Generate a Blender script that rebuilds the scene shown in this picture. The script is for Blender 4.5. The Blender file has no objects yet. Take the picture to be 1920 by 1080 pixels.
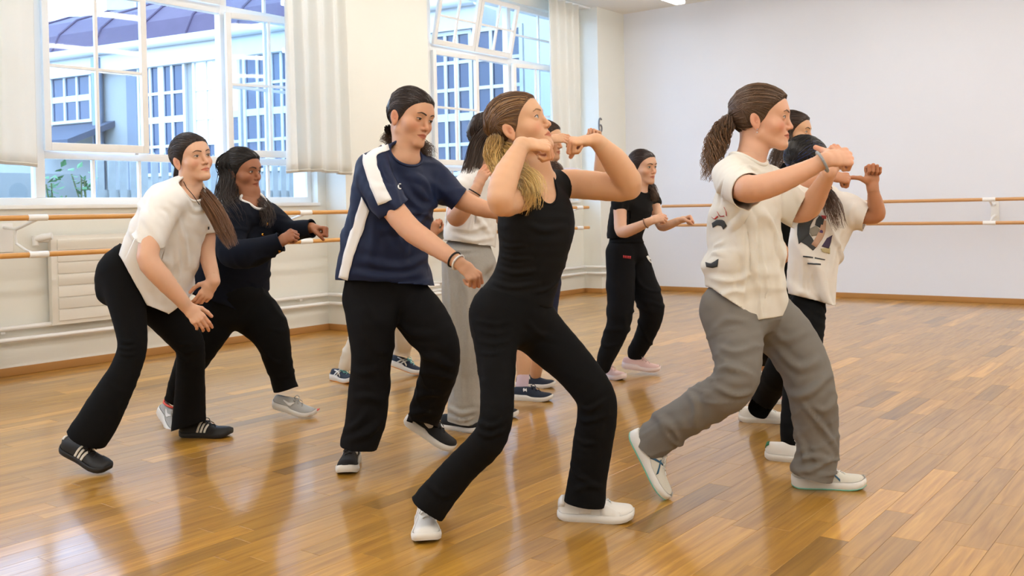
import bpy, bmesh, math, random, time
import numpy as np
from mathutils import Vector, Matrix
from mathutils.bvhtree import BVHTree

T0 = time.time()
random.seed(7)
RNG = np.random.default_rng(11)
SC = bpy.context.scene
COL = SC.collection
PI = math.pi

# ------------------------------------------------------------------ camera
F_PX, PY0 = 1811.0, 420.0            # focal length and principal row of a 1920x1080 frame
YAW, PITCH, ROLL = math.radians(37.5), math.radians(0.82), math.radians(1.17)
CAM = np.array([6.86, 0.0, 1.08])
_f0 = np.array([-math.sin(YAW), math.cos(YAW), 0.0]); _r0 = np.array([math.cos(YAW), math.sin(YAW), 0.0]); _z = np.array([0, 0, 1.0])
FWD = _f0 * math.cos(PITCH) - _z * math.sin(PITCH)
_u = _z * math.cos(PITCH) + _f0 * math.sin(PITCH)
RIGHT = _r0 * math.cos(ROLL) - _u * math.sin(ROLL)
UP = _u * math.cos(ROLL) + _r0 * math.sin(ROLL)
cam_data = bpy.data.cameras.new('camera')
cam = bpy.data.objects.new('camera', cam_data); COL.objects.link(cam)
M = Matrix.Identity(4)
for i in range(3):
    M[i][0], M[i][1], M[i][2], M[i][3] = RIGHT[i], UP[i], -FWD[i], CAM[i]
cam.matrix_world = M
cam_data.sensor_width = 36.0
cam_data.lens = 36.0 * F_PX / 1920.0
cam_data.shift_y = -(540.0 - PY0) / 1920.0
cam_data.clip_start = 0.05; cam_data.clip_end = 200
cam_data.dof.use_dof = True
cam_data.dof.focus_distance = 3.7
cam_data.dof.aperture_fstop = 8.0
SC.camera = cam

# ------------------------------------------------------------------ sky, exposure
SC.view_settings.view_transform = 'Standard'
SC.view_settings.look = 'None'
SC.view_settings.gamma = 1.0
SC.view_settings.use_curve_mapping = False
SC.view_settings.exposure = 0.80
world = bpy.data.worlds.new('sky'); SC.world = world; world.use_nodes = True
_bg = world.node_tree.nodes['Background']
_bg.inputs[0].default_value = (0.47, 0.68, 1.0, 1.0)     # open overcast sky, cool against the lamps
_bg.inputs[1].default_value = 4.6
LAMP_STRENGTH = 10.0
LAMP_COLOR = (1.0, 0.98, 0.945)

# ------------------------------------------------------------------ projection helpers
def nrm(v):
    v = np.asarray(v, float); return v / (np.linalg.norm(v) + 1e-12)
def ray(px, py):
    return FWD + RIGHT * ((px - 960.0) / F_PX) - UP * ((py - PY0) / F_PX)
def P(px, py, d): return CAM + ray(px, py) * d
def cdir(x, y, z): return nrm(RIGHT * x + UP * y + FWD * z)          # right, up, away
def wdir(x, y, z): return nrm(_r0 * x + _z * y + _f0 * z)            # same, but level with the floor
def hit(px, py, axis, val):
    r = ray(px, py); s = (val - CAM[axis]) / r[axis]; return CAM + r * s
def depth_of(p): return float(np.dot(np.asarray(p) - CAM, FWD))
def floor_depth(px, py): return depth_of(hit(px, py, 2, 0.0))
def proj(p):
    q = np.asarray(p) - CAM; z = q @ FWD
    return 960 + F_PX * (q @ RIGHT) / z, PY0 - F_PX * (q @ UP) / z

# ------------------------------------------------------------------ materials
MATS = {}
def lin(c):
    return tuple(((x / 255.0) / 12.92 if x <= 10 else (((x / 255.0) + 0.055) / 1.055) ** 2.4) for x in c)
def mat(name, rgb, rough=0.6, spec=0.5, metal=0.0, var=0.0, var_scale=6.0, bump=0.0, bump_scale=60.0, stretch=None,
        coat=0.0, sheen=0.0, sss=0.0, attr=None, emit=None, emit_s=0.0, linear=False):
    if name in MATS: return MATS[name]
    m = bpy.data.materials.new(name); m.use_nodes = True
    nt = m.node_tree; b = nt.nodes['Principled BSDF']
    c = rgb if linear else lin(rgb)
    b.inputs['Base Color'].default_value = (*c, 1)
    b.inputs['Roughness'].default_value = rough
    b.inputs['Specular IOR Level'].default_value = spec
    b.inputs['Metallic'].default_value = metal
    if coat: b.inputs['Coat Weight'].default_value = coat; b.inputs['Coat Roughness'].default_value = 0.15
    if sheen: b.inputs['Sheen Weight'].default_value = sheen
    if sss:
        b.inputs['Subsurface Weight'].default_value = sss
        b.inputs['Subsurface Radius'].default_value = (0.012, 0.004, 0.002)
        b.inputs['Subsurface Scale'].default_value = 1.0
    src = None
    tc = nt.nodes.new('ShaderNodeTexCoord'); vec = tc.outputs['Object']
    if stretch:
        mp = nt.nodes.new('ShaderNodeMapping'); mp.inputs['Scale'].default_value = stretch
        nt.links.new(vec, mp.inputs['Vector']); vec = mp.outputs['Vector']
    if attr:
        a = nt.nodes.new('ShaderNodeAttribute'); a.attribute_name = attr
        src = a.outputs['Color']
    if var > 0:
        n = nt.nodes.new('ShaderNodeTexNoise'); n.inputs['Scale'].default_value = var_scale; n.inputs['Detail'].default_value = 5
        nt.links.new(vec, n.inputs['Vector'])
        r = nt.nodes.new('ShaderNodeMapRange'); r.inputs['To Min'].default_value = 1 - var; r.inputs['To Max'].default_value = 1 + var
        nt.links.new(n.outputs['Fac'], r.inputs['Value'])
        mx = nt.nodes.new('ShaderNodeVectorMath'); mx.operation = 'SCALE'
        if src is None: mx.inputs[0].default_value = c
        else: nt.links.new(src, mx.inputs[0])
        nt.links.new(r.outputs['Result'], mx.inputs['Scale'])
        src = mx.outputs['Vector']
    if src is not None: nt.links.new(src, b.inputs['Base Color'])
    if bump > 0:
        n2 = nt.nodes.new('ShaderNodeTexNoise'); n2.inputs['Scale'].default_value = bump_scale; n2.inputs['Detail'].default_value = 4
        nt.links.new(vec, n2.inputs['Vector'])
        bp = nt.nodes.new('ShaderNodeBump'); bp.inputs['Strength'].default_value = bump; bp.inputs['Distance'].default_value = 0.01
        nt.links.new(n2.outputs['Fac'], bp.inputs['Height']); nt.links.new(bp.outputs['Normal'], b.inputs['Normal'])
    if emit:
        b.inputs['Emission Color'].default_value = (*emit, 1); b.inputs['Emission Strength'].default_value = emit_s
    MATS[name] = m
    return m

# ------------------------------------------------------------------ object helpers
def mesh_np(name, V, F, m=None, smooth=True, colors=None, attr='tint'):
    """link one mesh object from numpy arrays (F is (n,3), (n,4) or a list of lists)"""
    me = bpy.data.meshes.new(name)
    V = np.ascontiguousarray(V, dtype=np.float32)
    if isinstance(F, np.ndarray):
        k = F.shape[1]; n = len(F)
        me.vertices.add(len(V)); me.vertices.foreach_set('co', V.ravel())
        me.loops.add(n * k); me.loops.foreach_set('vertex_index', np.ascontiguousarray(F, dtype=np.int32).ravel())
        me.polygons.add(n); me.polygons.foreach_set('loop_start', np.arange(0, n * k, k, dtype=np.int32))
        me.update(calc_edges=True)
    else:
        me.from_pydata([tuple(v) for v in V], [], F); me.update()
    me.polygons.foreach_set('use_smooth', np.full(len(me.polygons), bool(smooth)))
    if colors is not None:
        a = me.color_attributes.new(attr, 'FLOAT_COLOR', 'POINT')
        cc = np.ones((len(V), 4), np.float32); cc[:, :3] = colors
        a.data.foreach_set('color', cc.ravel())
    if m: me.materials.append(m)
    return me
def link(name, me, parent=None, loc=None):
    o = bpy.data.objects.new(name, me); COL.objects.link(o)
    if parent: o.parent = parent
    if loc is not None: o.location = loc
    return o
def tag(o, label=None, cat=None, group=None, kind=None):
    if label: o['label'] = label
    if cat: o['category'] = cat
    if group: o['group'] = group
    if kind: o['kind'] = kind
    return o
def thing(name, label, cat, loc=(0, 0, 0), rz=0.0, group=None):
    o = bpy.data.objects.new(name, None); COL.objects.link(o)
    o.location = [float(x) for x in loc]; o.rotation_euler = (0, 0, rz); o.empty_display_size = 0.1
    return tag(o, label, cat, group)

class MB:
    """collects boxes and tubes into ONE mesh"""
    def __init__(s): s.v = []; s.f = []
    def add(s, V, F):
        o = len(s.v); s.v += [tuple(float(c) for c in v) for v in V]; s.f += [[i + o for i in f] for f in F]; return s
    def box(s, lo, hi, bev=0.0, M=None):
        lo = np.minimum(lo, hi); hi = np.maximum(lo, hi) if False else np.asarray(hi, float)
        lo = np.asarray(lo, float)
        if bev <= 0:
            V = [(x, y, z) for x in (lo[0], hi[0]) for y in (lo[1], hi[1]) for z in (lo[2], hi[2])]
            Fc = [[0, 1, 3, 2], [4, 6, 7, 5], [0, 4, 5, 1], [2, 3, 7, 6], [0, 2, 6, 4], [1, 5, 7, 3]]
        else:
            bm = bmesh.new(); bmesh.ops.create_cube(bm, size=1.0)
            for v in bm.verts: v.co = Vector([lo[i] + (v.co[i] + 0.5) * (hi[i] - lo[i]) for i in range(3)])
            bmesh.ops.bevel(bm, geom=list(bm.edges), offset=bev, segments=2, profile=0.7, affect='EDGES')
            bm.verts.index_update(); V = [tuple(v.co) for v in bm.verts]; Fc = [[v.index for v in f.verts] for f in bm.faces]; bm.free()
        if M is not None: V = [tuple(M @ Vector(v)) for v in V]
        return s.add(V, Fc)
    def tube(s, pts, r, n=10, caps=True):
        V, Fc = tube_arrays(pts, r, n, caps); return s.add(V, Fc)
    def build(s, name, m, parent=None, smooth=False, loc=None):
        me = bpy.data.meshes.new(name); me.from_pydata(s.v, [], s.f); me.update()
        if smooth:
            me.polygons.foreach_set('use_smooth', [True] * len(me.polygons))
            try: me.set_sharp_from_angle(angle=math.radians(40))
            except Exception: pass
        if m: me.materials.append(m)
        return link(name, me, parent, loc)

def tube_arrays(pts, r, n=8, caps=True):
    pts = np.asarray(pts, float); k = len(pts)
    r = np.broadcast_to(np.asarray(r, float), (k,))
    t = np.gradient(pts, axis=0); t /= np.linalg.norm(t, axis=1)[:, None] + 1e-12
    a = np.array([0, 0, 1.0]) if abs(t[0][2]) < 0.9 else np.array([1.0, 0, 0])
    u = nrm(np.cross(t[0], a)); V = []
    for i in range(k):
        u = nrm(u - t[i] * np.dot(u, t[i])); w = np.cross(t[i], u)
        for j in range(n):
            an = 2 * PI * j / n; V.append(pts[i] + r[i] * (math.cos(an) * u + math.sin(an) * w))
    Fc = [[i * n + j, i * n + (j + 1) % n, (i + 1) * n + (j + 1) % n, (i + 1) * n + j] for i in range(k - 1) for j in range(n)]
    if caps: Fc += [list(range(n))[::-1], [(k - 1) * n + j for j in range(n)]]
    return V, Fc

def tubes_np(P3, R, n=5):
    """many tubes at once: P3 (m,k,3), R (m,k) -> V, F(quads)"""
    m, k, _ = P3.shape
    t = np.gradient(P3, axis=1); t /= np.linalg.norm(t, axis=2, keepdims=True) + 1e-9
    ref = np.where(np.abs(t[..., 2:3]) < 0.8, np.array([0, 0, 1.0]), np.array([1.0, 0.2, 0]))
    ref = np.broadcast_to(ref[:, k // 2:k // 2 + 1], t.shape)
    u = np.cross(t, ref); u /= np.linalg.norm(u, axis=2, keepdims=True) + 1e-9
    w = np.cross(t, u)
    an = np.arange(n) * 2 * PI / n
    V = P3[:, :, None, :] + R[:, :, None, None] * (np.cos(an)[None, None, :, None] * u[:, :, None, :] + np.sin(an)[None, None, :, None] * w[:, :, None, :])
    base = (np.arange(m) * k * n)[:, None, None] + (np.arange(k - 1) * n)[None, :, None]
    j = np.arange(n)[None, None, :]; j2 = (j + 1) % n
    Fq = np.stack([base + j, base + j2, base + n + j2, base + n + j], axis=-1).reshape(-1, 4)
    return V.reshape(-1, 3), Fq

# ------------------------------------------------------------------ noise on point arrays
def _hash(i, j, k, s):
    h = (i * 374761393 + j * 668265263 + k * 2147483647 + s * 1274126177) & 0xFFFFFFFF
    h = ((h ^ (h >> 13)) * 1274126177) & 0xFFFFFFFF
    return ((h ^ (h >> 16)) & 0xFFFF) / 32767.5 - 1.0
def vnoise(p, seed=0):
    i = np.floor(p).astype(np.int64); f = p - i; f = f * f * f * (f * (f * 6 - 15) + 10)
    out = 0
    for dx in (0, 1):
        wx = f[:, 0] if dx else 1 - f[:, 0]
        for dy in (0, 1):
            wy = f[:, 1] if dy else 1 - f[:, 1]
            for dz in (0, 1):
                wz = f[:, 2] if dz else 1 - f[:, 2]
                out = out + wx * wy * wz * _hash(i[:, 0] + dx, i[:, 1] + dy, i[:, 2] + dz, seed)
    return out
def sstep(a, b, x):
    t = np.clip((x - a) / (b - a), 0, 1); return t * t * (3 - 2 * t)

# ------------------------------------------------------------------ signed-distance modelling
class Seg:
    """elliptic tapered segment p0->p1; a along u, b along axis x u, k = blend width, op 1 add, -1 carve"""
    def __init__(s, p0, p1, a0, a1=None, b0=None, b1=None, u0=None, u1=None, k=0.01, op=1, cap=1.0):
        s.p0 = np.asarray(p0, float); s.p1 = np.asarray(p1, float)
        s.a0 = a0; s.a1 = a0 if a1 is None else a1
        s.b0 = s.a0 if b0 is None else b0; s.b1 = (s.a1 if b0 is None else s.b0) if b1 is None else b1
        s.round = b0 is None; s.u0 = u0; s.u1 = u0 if u1 is None else u1; s.k = k; s.op = op; s.cap = cap
    def xf(s, R, o):
        q = Seg(R @ (s.p0 - o), R @ (s.p1 - o), s.a0, s.a1, None if s.round else s.b0, None if s.round else s.b1,
                None if s.u0 is None else R @ np.asarray(s.u0), None if s.u1 is None else R @ np.asarray(s.u1), s.k, s.op, s.cap)
        return q
    def grow(s, d):
        q = Seg(s.p0, s.p1, s.a0 + d, s.a1 + d, None if s.round else s.b0 + d, None if s.round else s.b1 + d, s.u0, s.u1, s.k, s.op, s.cap); return q
    def box(s, m):
        r = max(s.a0, s.a1, s.b0, s.b1) * max(1, s.cap) + s.k + m
        return np.minimum(s.p0, s.p1) - r, np.maximum(s.p0, s.p1) + r
    def ev(s, X, Y, Z):
        d = s.p1 - s.p0; L2 = float(d @ d)
        x, y, z = X - s.p0[0], Y - s.p0[1], Z - s.p0[2]
        if L2 > 1e-10:
            t = np.clip((x * d[0] + y * d[1] + z * d[2]) / L2, 0, 1)
            x = x - t * d[0]; y = y - t * d[1]; z = z - t * d[2]
        else: t = np.float32(0.0)
        A = s.a0 + (s.a1 - s.a0) * t
        if s.round: return np.sqrt(x * x + y * y + z * z) - A
        B = s.b0 + (s.b1 - s.b0) * t
        ax = d / math.sqrt(L2) if L2 > 1e-10 else np.array([0, 0, 1.0])
        def orth(u):
            u = np.asarray(u, float); u = u - ax * (u @ ax); return u / (np.linalg.norm(u) + 1e-9)
        u0, u1 = orth(s.u0), orth(s.u1)
        if np.allclose(u0, u1):
            w0 = np.cross(ax, u0)
            qu = x * u0[0] + y * u0[1] + z * u0[2]; qw = x * w0[0] + y * w0[1] + z * w0[2]
        else:
            w0, w1 = np.cross(ax, u0), np.cross(ax, u1)
            qu = x * (u0[0] + (u1[0] - u0[0]) * t) + y * (u0[1] + (u1[1] - u0[1]) * t) + z * (u0[2] + (u1[2] - u0[2]) * t)
            qw = x * (w0[0] + (w1[0] - w0[0]) * t) + y * (w0[1] + (w1[1] - w0[1]) * t) + z * (w0[2] + (w1[2] - w0[2]) * t)
        qa = x * ax[0] + y * ax[1] + z * ax[2]
        C = np.minimum(A, B) * s.cap
        e1, e2, e3 = (qu / A) ** 2, (qw / B) ** 2, (qa / C) ** 2
        k0 = np.sqrt(e1 + e2 + e3); k1 = np.sqrt(e1 / A ** 2 + e2 / B ** 2 + e3 / C ** 2) + 1e-9
        return k0 * (k0 - 1.0) / k1
def Ell(c, r, k=0.01, op=1, M=None):
    """ellipsoid with half-axes r along (x,y,z)"""
    e = Seg(c, c, r[0], None, r[1], None, (1, 0, 0), None, k, op); e.ell = r
    R = np.eye(3) if M is None else M
    c = np.asarray(c, float)
    def ev(X, Y, Z, c=c, R=R, r=r):
        x, y, z = X - c[0], Y - c[1], Z - c[2]
        q = [R[i, 0] * x + R[i, 1] * y + R[i, 2] * z for i in range(3)]
        e2 = [(q[i] / r[i]) ** 2 for i in range(3)]
        k0 = np.sqrt(e2[0] + e2[1] + e2[2]); k1 = np.sqrt(e2[0] / r[0] ** 2 + e2[1] / r[1] ** 2 + e2[2] / r[2] ** 2) + 1e-9
        return k0 * (k0 - 1) / k1
    e.ev = ev
    e.box = lambda m: (c - max(r) - k - m, c + max(r) + k + m)
    return e
def smin(a, b, k):
    if k <= 0: return np.minimum(a, b)
    h = np.maximum(k - np.abs(a - b), 0) / k
    return np.minimum(a, b) - h * h * k * 0.25
def eval_into(D, ax, prims, margin):
    X, Y, Z = ax
    for p in prims:
        lo, hi = p.box(margin)
        sl = []
        for c, A in zip(range(3), ax):
            i0 = int(np.searchsorted(A, lo[c])); i1 = int(np.searchsorted(A, hi[c]))
            sl.append(slice(i0, i1))
        if any(q.stop <= q.start for q in sl): continue
        d = p.ev(X[sl[0]][:, None, None], Y[sl[1]][None, :, None], Z[sl[2]][None, None, :])
        V = D[sl[0], sl[1], sl[2]]
        if p.op > 0: D[sl[0], sl[1], sl[2]] = smin(V, d, p.k)
        else: D[sl[0], sl[1], sl[2]] = -smin(-V, d, p.k)
def axes_for(lo, hi, h): return [np.arange(lo[i], hi[i] + h, h, dtype=np.float32) for i in range(3)]
def surface_nets(D, ax, h):
    S = D < 0
    c = np.zeros(tuple(n - 1 for n in D.shape), np.uint8)
    for a in (0, 1):
        for b in (0, 1):
            for e in (0, 1): c += S[a:D.shape[0] - 1 + a, b:D.shape[1] - 1 + b, e:D.shape[2] - 1 + e]
    act = (c > 0) & (c < 8)
    ijk = np.argwhere(act)
    idx = np.full(act.shape, -1, np.int32); idx[act] = np.arange(len(ijk))
    cor = [(a, b, e) for a in (0, 1) for b in (0, 1) for e in (0, 1)]
    val = {q: D[ijk[:, 0] + q[0], ijk[:, 1] + q[1], ijk[:, 2] + q[2]] for q in cor}
    pos = np.zeros((len(ijk), 3)); cnt = np.zeros(len(ijk))
    for q in cor:
        for i in range(3):
            if q[i] == 0:
                q2 = tuple(1 if j == i else q[j] for j in range(3))
                va, vb = val[q], val[q2]; m = (va < 0) != (vb < 0)
                t = va[m] / (va[m] - vb[m])
                pp = np.tile(np.array(q, float), (m.sum(), 1)); pp[:, i] += t
                pos[m] += pp; cnt[m] += 1
    pos = pos / cnt[:, None] + ijk
    V = np.stack([ax[i][0] + pos[:, i] * h for i in range(3)], 1)
    Fs = []
    for i in range(3):
        sa = [slice(None)] * 3; sb = [slice(None)] * 3
        sa[i] = slice(0, -1); sb[i] = slice(1, None)
        o = [j for j in range(3) if j != i]
        for j in o: sa[j] = slice(1, -1); sb[j] = slice(1, -1)
        A, B = S[tuple(sa)], S[tuple(sb)]
        e = np.argwhere(A != B)
        if not len(e): continue
        inside = A[e[:, 0], e[:, 1], e[:, 2]]
        e = e.copy()
        for j in o: e[:, j] += 1
        def cell(dj, dk):
            q = e.copy(); q[:, o[0]] -= dj; q[:, o[1]] -= dk; return idx[q[:, 0], q[:, 1], q[:, 2]]
        f = np.stack([cell(1, 1), cell(0, 1), cell(0, 0), cell(1, 0)], 1)
        flip = inside if i != 1 else ~inside
        f[~flip] = f[~flip][:, ::-1]
        Fs.append(f)
    return V, np.concatenate(Fs)
def compact(V, Fq, extra=None):
    u, inv = np.unique(Fq.ravel(), return_inverse=True)
    r = (V[u], inv.reshape(Fq.shape))
    return r if extra is None else (*r, [e[u] for e in extra])
def vnormals(V, Fq):
    n = np.cross(V[Fq[:, 2]] - V[Fq[:, 0]], V[Fq[:, 3 if Fq.shape[1] == 4 else 1]] - V[Fq[:, 1 if Fq.shape[1] == 4 else 0]])
    N = np.zeros_like(V)
    for j in range(Fq.shape[1]): np.add.at(N, Fq[:, j], n)
    return N / (np.linalg.norm(N, axis=1)[:, None] + 1e-12)
def smooth_v(V, Fq, it=1, lam=0.5):
    for _ in range(it):
        A = np.zeros_like(V); c = np.zeros(len(V))
        for j in range(4):
            a, b = Fq[:, j], Fq[:, (j + 1) % 4]
            np.add.at(A, a, V[b]); np.add.at(c, a, 1); np.add.at(A, b, V[a]); np.add.at(c, b, 1)
        V = V + lam * (A / np.maximum(c, 1)[:, None] - V)
    return V
def mesh_prims(prims, h, margin=None):
    margin = 3 * h if margin is None else margin
    b = [p.box(h) for p in prims if p.op > 0]
    lo = np.min([q[0] for q in b], 0); hi = np.max([q[1] for q in b], 0)
    ax = axes_for(lo, hi, h)
    D = np.full(tuple(len(a) for a in ax), 1.0, np.float32)
    eval_into(D, ax, prims, margin + 0.02)
    return surface_nets(D, ax, h)
def clip_plane(V, Fq, p0, n, R=None, wob=0.0, seed=0):
    """cut away what lies beyond the plane (within R of p0); the edge is snapped onto the plane. returns edge flags too"""
    n = nrm(n); p0 = np.asarray(p0)
    f = (V - p0) @ n
    if wob: f = f + wob * vnoise(V * 14.0, seed)
    if R is not None:
        q = V - p0; ff = q @ n; lat = np.linalg.norm(q - ff[:, None] * n, axis=1)
        f = np.where((lat < R) & (ff < R * 1.7), f, -1.0)
    return _clip(V, Fq, f, n[None, :])
def clip_ell(V, Fq, c, R3, r):
    """cut away what lies inside an ellipsoid: rows of R3 are its axes"""
    q = (V - c) @ np.asarray(R3).T / np.asarray(r)
    l = np.linalg.norm(q, axis=1)
    f = (1 - l)
    g = (q / np.asarray(r)) @ np.asarray(R3)
    gn = np.linalg.norm(g, axis=1)[:, None] + 1e-9
    f = f * (l / gn[:, 0])
    return _clip(V, Fq, f, -g / gn)
def _clip(V, Fq, f, g):
    pos = f > 0
    keep = ~np.all(pos[Fq], axis=1)
    Fq = Fq[keep]
    mv = np.zeros(len(V), bool); mv[Fq.ravel()] = True; mv &= pos
    V = V.copy(); V[mv] -= (f[:, None] * g)[mv]
    V, Fq, (e,) = compact(V, Fq, [mv])
    return V, Fq, e
def crspline(N, sub):
    """catmull-rom through rows of N"""
    N = np.asarray(N, float); k = len(N)
    if k < 3 or sub < 2:
        return N
    E = np.vstack([2 * N[0] - N[1], N, 2 * N[-1] - N[-2]]); out = []
    for i in range(k - 1):
        p0, p1, p2, p3 = E[i:i + 4]
        for t in np.arange(sub) / sub:
            out.append(0.5 * ((2 * p1) + (-p0 + p2) * t + (2 * p0 - 5 * p1 + 4 * p2 - p3) * t * t + (-p0 + 3 * p1 - 3 * p2 + p3) * t ** 3))
    out.append(N[-1]); return np.array(out)
# ================================================================== ROOM
M_wall = mat('wall_paint', (234, 234, 226), 0.85, 0.2, var=0.03, var_scale=1.2, bump=0.03, bump_scale=25)
M_ceil = mat('ceiling_paint', (240, 238, 232), 0.9, 0.2)
M_white = mat('white_lacquer', (240, 240, 238), 0.35, 0.5, var=0.03, var_scale=3)
M_rad = mat('radiator_enamel', (232, 229, 220), 0.35, 0.5)
M_barre = mat('barre_wood', (214, 158, 88), 0.35, 0.5, var=0.12, var_scale=5, stretch=(8, 0.4, 8))
M_barre2 = mat('barre_wood_back', (206, 156, 104), 0.35, 0.5, var=0.12, var_scale=5, stretch=(0.4, 8, 8))
M_skirt = mat('oak_skirting', (180, 130, 72), 0.4, 0.4, var=0.1, var_scale=4, stretch=(1, 1, 8))
M_curt = mat('curtain_cloth', (246, 244, 236), 0.9, 0.1, var=0.02, bump=0.06, bump_scale=300)
def curtain_mat():
    m = M_curt; nt = m.node_tree; b = nt.nodes['Principled BSDF']
    tr = nt.nodes.new('ShaderNodeBsdfTranslucent'); tr.inputs['Color'].default_value = (0.9, 0.9, 0.88, 1)
    mx = nt.nodes.new('ShaderNodeMixShader'); mx.inputs[0].default_value = 0.28
    out = [n for n in nt.nodes if n.type == 'OUTPUT_MATERIAL'][0]
    nt.links.new(b.outputs[0], mx.inputs[1]); nt.links.new(tr.outputs[0], mx.inputs[2]); nt.links.new(mx.outputs[0], out.inputs[0])
curtain_mat()
def glass_mat():
    m = bpy.data.materials.new('window_glass'); m.use_nodes = True; nt = m.node_tree
    for n in list(nt.nodes): nt.nodes.remove(n)
    out = nt.nodes.new('ShaderNodeOutputMaterial'); t = nt.nodes.new('ShaderNodeBsdfTransparent'); t.inputs[0].default_value = (0.93, 0.97, 1.0, 1)
    g = nt.nodes.new('ShaderNodeBsdfGlossy'); g.inputs['Roughness'].default_value = 0.02; g.inputs[0].default_value = (1, 1, 1, 1)
    lw = nt.nodes.new('ShaderNodeLayerWeight'); lw.inputs[0].default_value = 0.5
    pw = nt.nodes.new('ShaderNodeMath'); pw.operation = 'POWER'; pw.inputs[1].default_value = 4.0; nt.links.new(lw.outputs['Facing'], pw.inputs[0])
    fr = nt.nodes.new('ShaderNodeMath'); fr.operation = 'ADD'; fr.inputs[1].default_value = 0.03; nt.links.new(pw.outputs[0], fr.inputs[0])
    mx = nt.nodes.new('ShaderNodeMixShader')
    nt.links.new(fr.outputs[0], mx.inputs[0]); nt.links.new(t.outputs[0], mx.inputs[1]); nt.links.new(g.outputs[0], mx.inputs[2]); nt.links.new(mx.outputs[0], out.inputs[0])
    return m
M_glass = glass_mat()

RX0, RX1, RY0, RY1, RZ = 0.0, 9.6, -4.6, 11.1, 3.64     # inner faces of the room
PIL = 0.27                                             # pilaster depth
NICHES = [(-1.45, 1.75), (2.9, 6.1), (7.25, 10.45)]      # window bays along the left wall
SILL, WTOP = 1.19, 3.52

def structure(o): o['kind'] = 'structure'; return o

# ---- floor: oak staves laid along the window wall
def floor_mat():
    m = bpy.data.materials.new('oak_parquet'); m.use_nodes = True; nt = m.node_tree; b = nt.nodes['Principled BSDF']
    at = nt.nodes.new('ShaderNodeAttribute'); at.attribute_name = 'tint'
    sep = nt.nodes.new('ShaderNodeSeparateColor'); nt.links.new(at.outputs['Color'], sep.inputs[0])
    geo = nt.nodes.new('ShaderNodeNewGeometry')
    off = nt.nodes.new('ShaderNodeCombineXYZ'); mul = nt.nodes.new('ShaderNodeMath'); mul.operation = 'MULTIPLY'; mul.inputs[1].default_value = 37.0
    nt.links.new(sep.outputs[1], mul.inputs[0])
    for i in range(3): nt.links.new(mul.outputs[0], off.inputs[i])
    add = nt.nodes.new('ShaderNodeVectorMath'); add.operation = 'ADD'
    nt.links.new(geo.outputs['Position'], add.inputs[0]); nt.links.new(off.outputs[0], add.inputs[1])
    mp = nt.nodes.new('ShaderNodeMapping'); mp.inputs['Scale'].default_value = (26, 1.5, 1); nt.links.new(add.outputs[0], mp.inputs['Vector'])
    n1 = nt.nodes.new('ShaderNodeTexNoise'); n1.inputs['Scale'].default_value = 1.6; n1.inputs['Detail'].default_value = 6; n1.inputs['Distortion'].default_value = 0.8
    nt.links.new(mp.outputs[0], n1.inputs['Vector'])
    ramp = nt.nodes.new('ShaderNodeValToRGB'); r = ramp.color_ramp
    r.elements[0].position = 0.25; r.elements[0].color = (*lin((150, 102, 24)), 1)
    r.elements[1].position = 0.75; r.elements[1].color = (*lin((194, 145, 56)), 1)
    nt.links.new(n1.outputs['Fac'], ramp.inputs[0])
    sc = nt.nodes.new('ShaderNodeVectorMath'); sc.operation = 'SCALE'
    nt.links.new(ramp.outputs[0], sc.inputs[0]); nt.links.new(sep.outputs[0], sc.inputs['Scale'])
    nt.links.new(sc.outputs[0], b.inputs['Base Color'])
    b.inputs['Roughness'].default_value = 0.42
    b.inputs['Specular IOR Level'].default_value = 0.4
    b.inputs['Coat Weight'].default_value = 0.8; b.inputs['Coat Roughness'].default_value = 0.13; b.inputs['Coat IOR'].default_value = 1.45
    n2 = nt.nodes.new('ShaderNodeTexNoise'); n2.inputs['Scale'].default_value = 2.2; n2.inputs['Detail'].default_value = 3
    nt.links.new(geo.outputs['Position'], n2.inputs['Vector'])
    bp = nt.nodes.new('ShaderNodeBump'); bp.inputs['Strength'].default_value = 0.05; bp.inputs['Distance'].default_value = 0.02
    nt.links.new(n2.outputs['Fac'], bp.inputs['Height']); nt.links.new(bp.outputs['Normal'], b.inputs['Coat Normal'])
    return m
M_floor = floor_mat()
M_joint = mat('floor_joint', (96, 62, 26), 0.8)
fl = MB().box((RX0 - .1, RY0 - .1, -0.12), (RX1 + .1, RY1 + .1, -0.004)).build('floor', M_joint)
structure(fl)
STW = 0.094
def stave_shape(L, tone, rnd):
    g = 0.0004; c = 0.0005; W = STW
    V = [(g, g, -.004), (W - g, g, -.004), (W - g, L - g, -.004), (g, L - g, -.004),
         (g, g, -c), (W - g, g, -c), (W - g, L - g, -c), (g, L - g, -c),
         (g + c, g + c, 0), (W - g - c, g + c, 0), (W - g - c, L - g - c, 0), (g + c, L - g - c, 0)]
    Fc = []
    for b0 in (0, 4): Fc += [[b0 + i, b0 + (i + 1) % 4, b0 + 4 + (i + 1) % 4, b0 + 4 + i] for i in range(4)]
    Fc.append([8, 9, 10, 11])
    return np.array(V), np.array(Fc)
LENS = [0.42, 0.52, 0.64, 0.8]; TONES = [0.66, 0.80, 0.90, 0.96, 1.0, 1.07, 1.2, 1.42]
staves = []
rs = random.Random(3)
ncol = int((RX1 - RX0) / STW) + 1
for i in range(ncol):
    y = RY0 - rs.random() * 0.5
    while y < RY1:
        k = rs.randrange(4); staves.append((RX0 + i * STW, y, k, rs.choices(range(8), (1, 2, 4, 5, 5, 4, 2, 1))[0], rs.random())); y += LENS[k]
def shown(s):
    p = np.array([s[0] + STW / 2, s[1] + LENS[s[2]] / 2, 0]); d = depth_of(p)
    if d < 1.5: return None
    x, y = proj(p)
    return d if (-40 < x < 1960 and y < 1110) else None
vis = sorted([(shown(s), i) for i, s in enumerate(staves) if shown(s)])
front = set(i for _, i in vis[:300])
proto = {}
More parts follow.
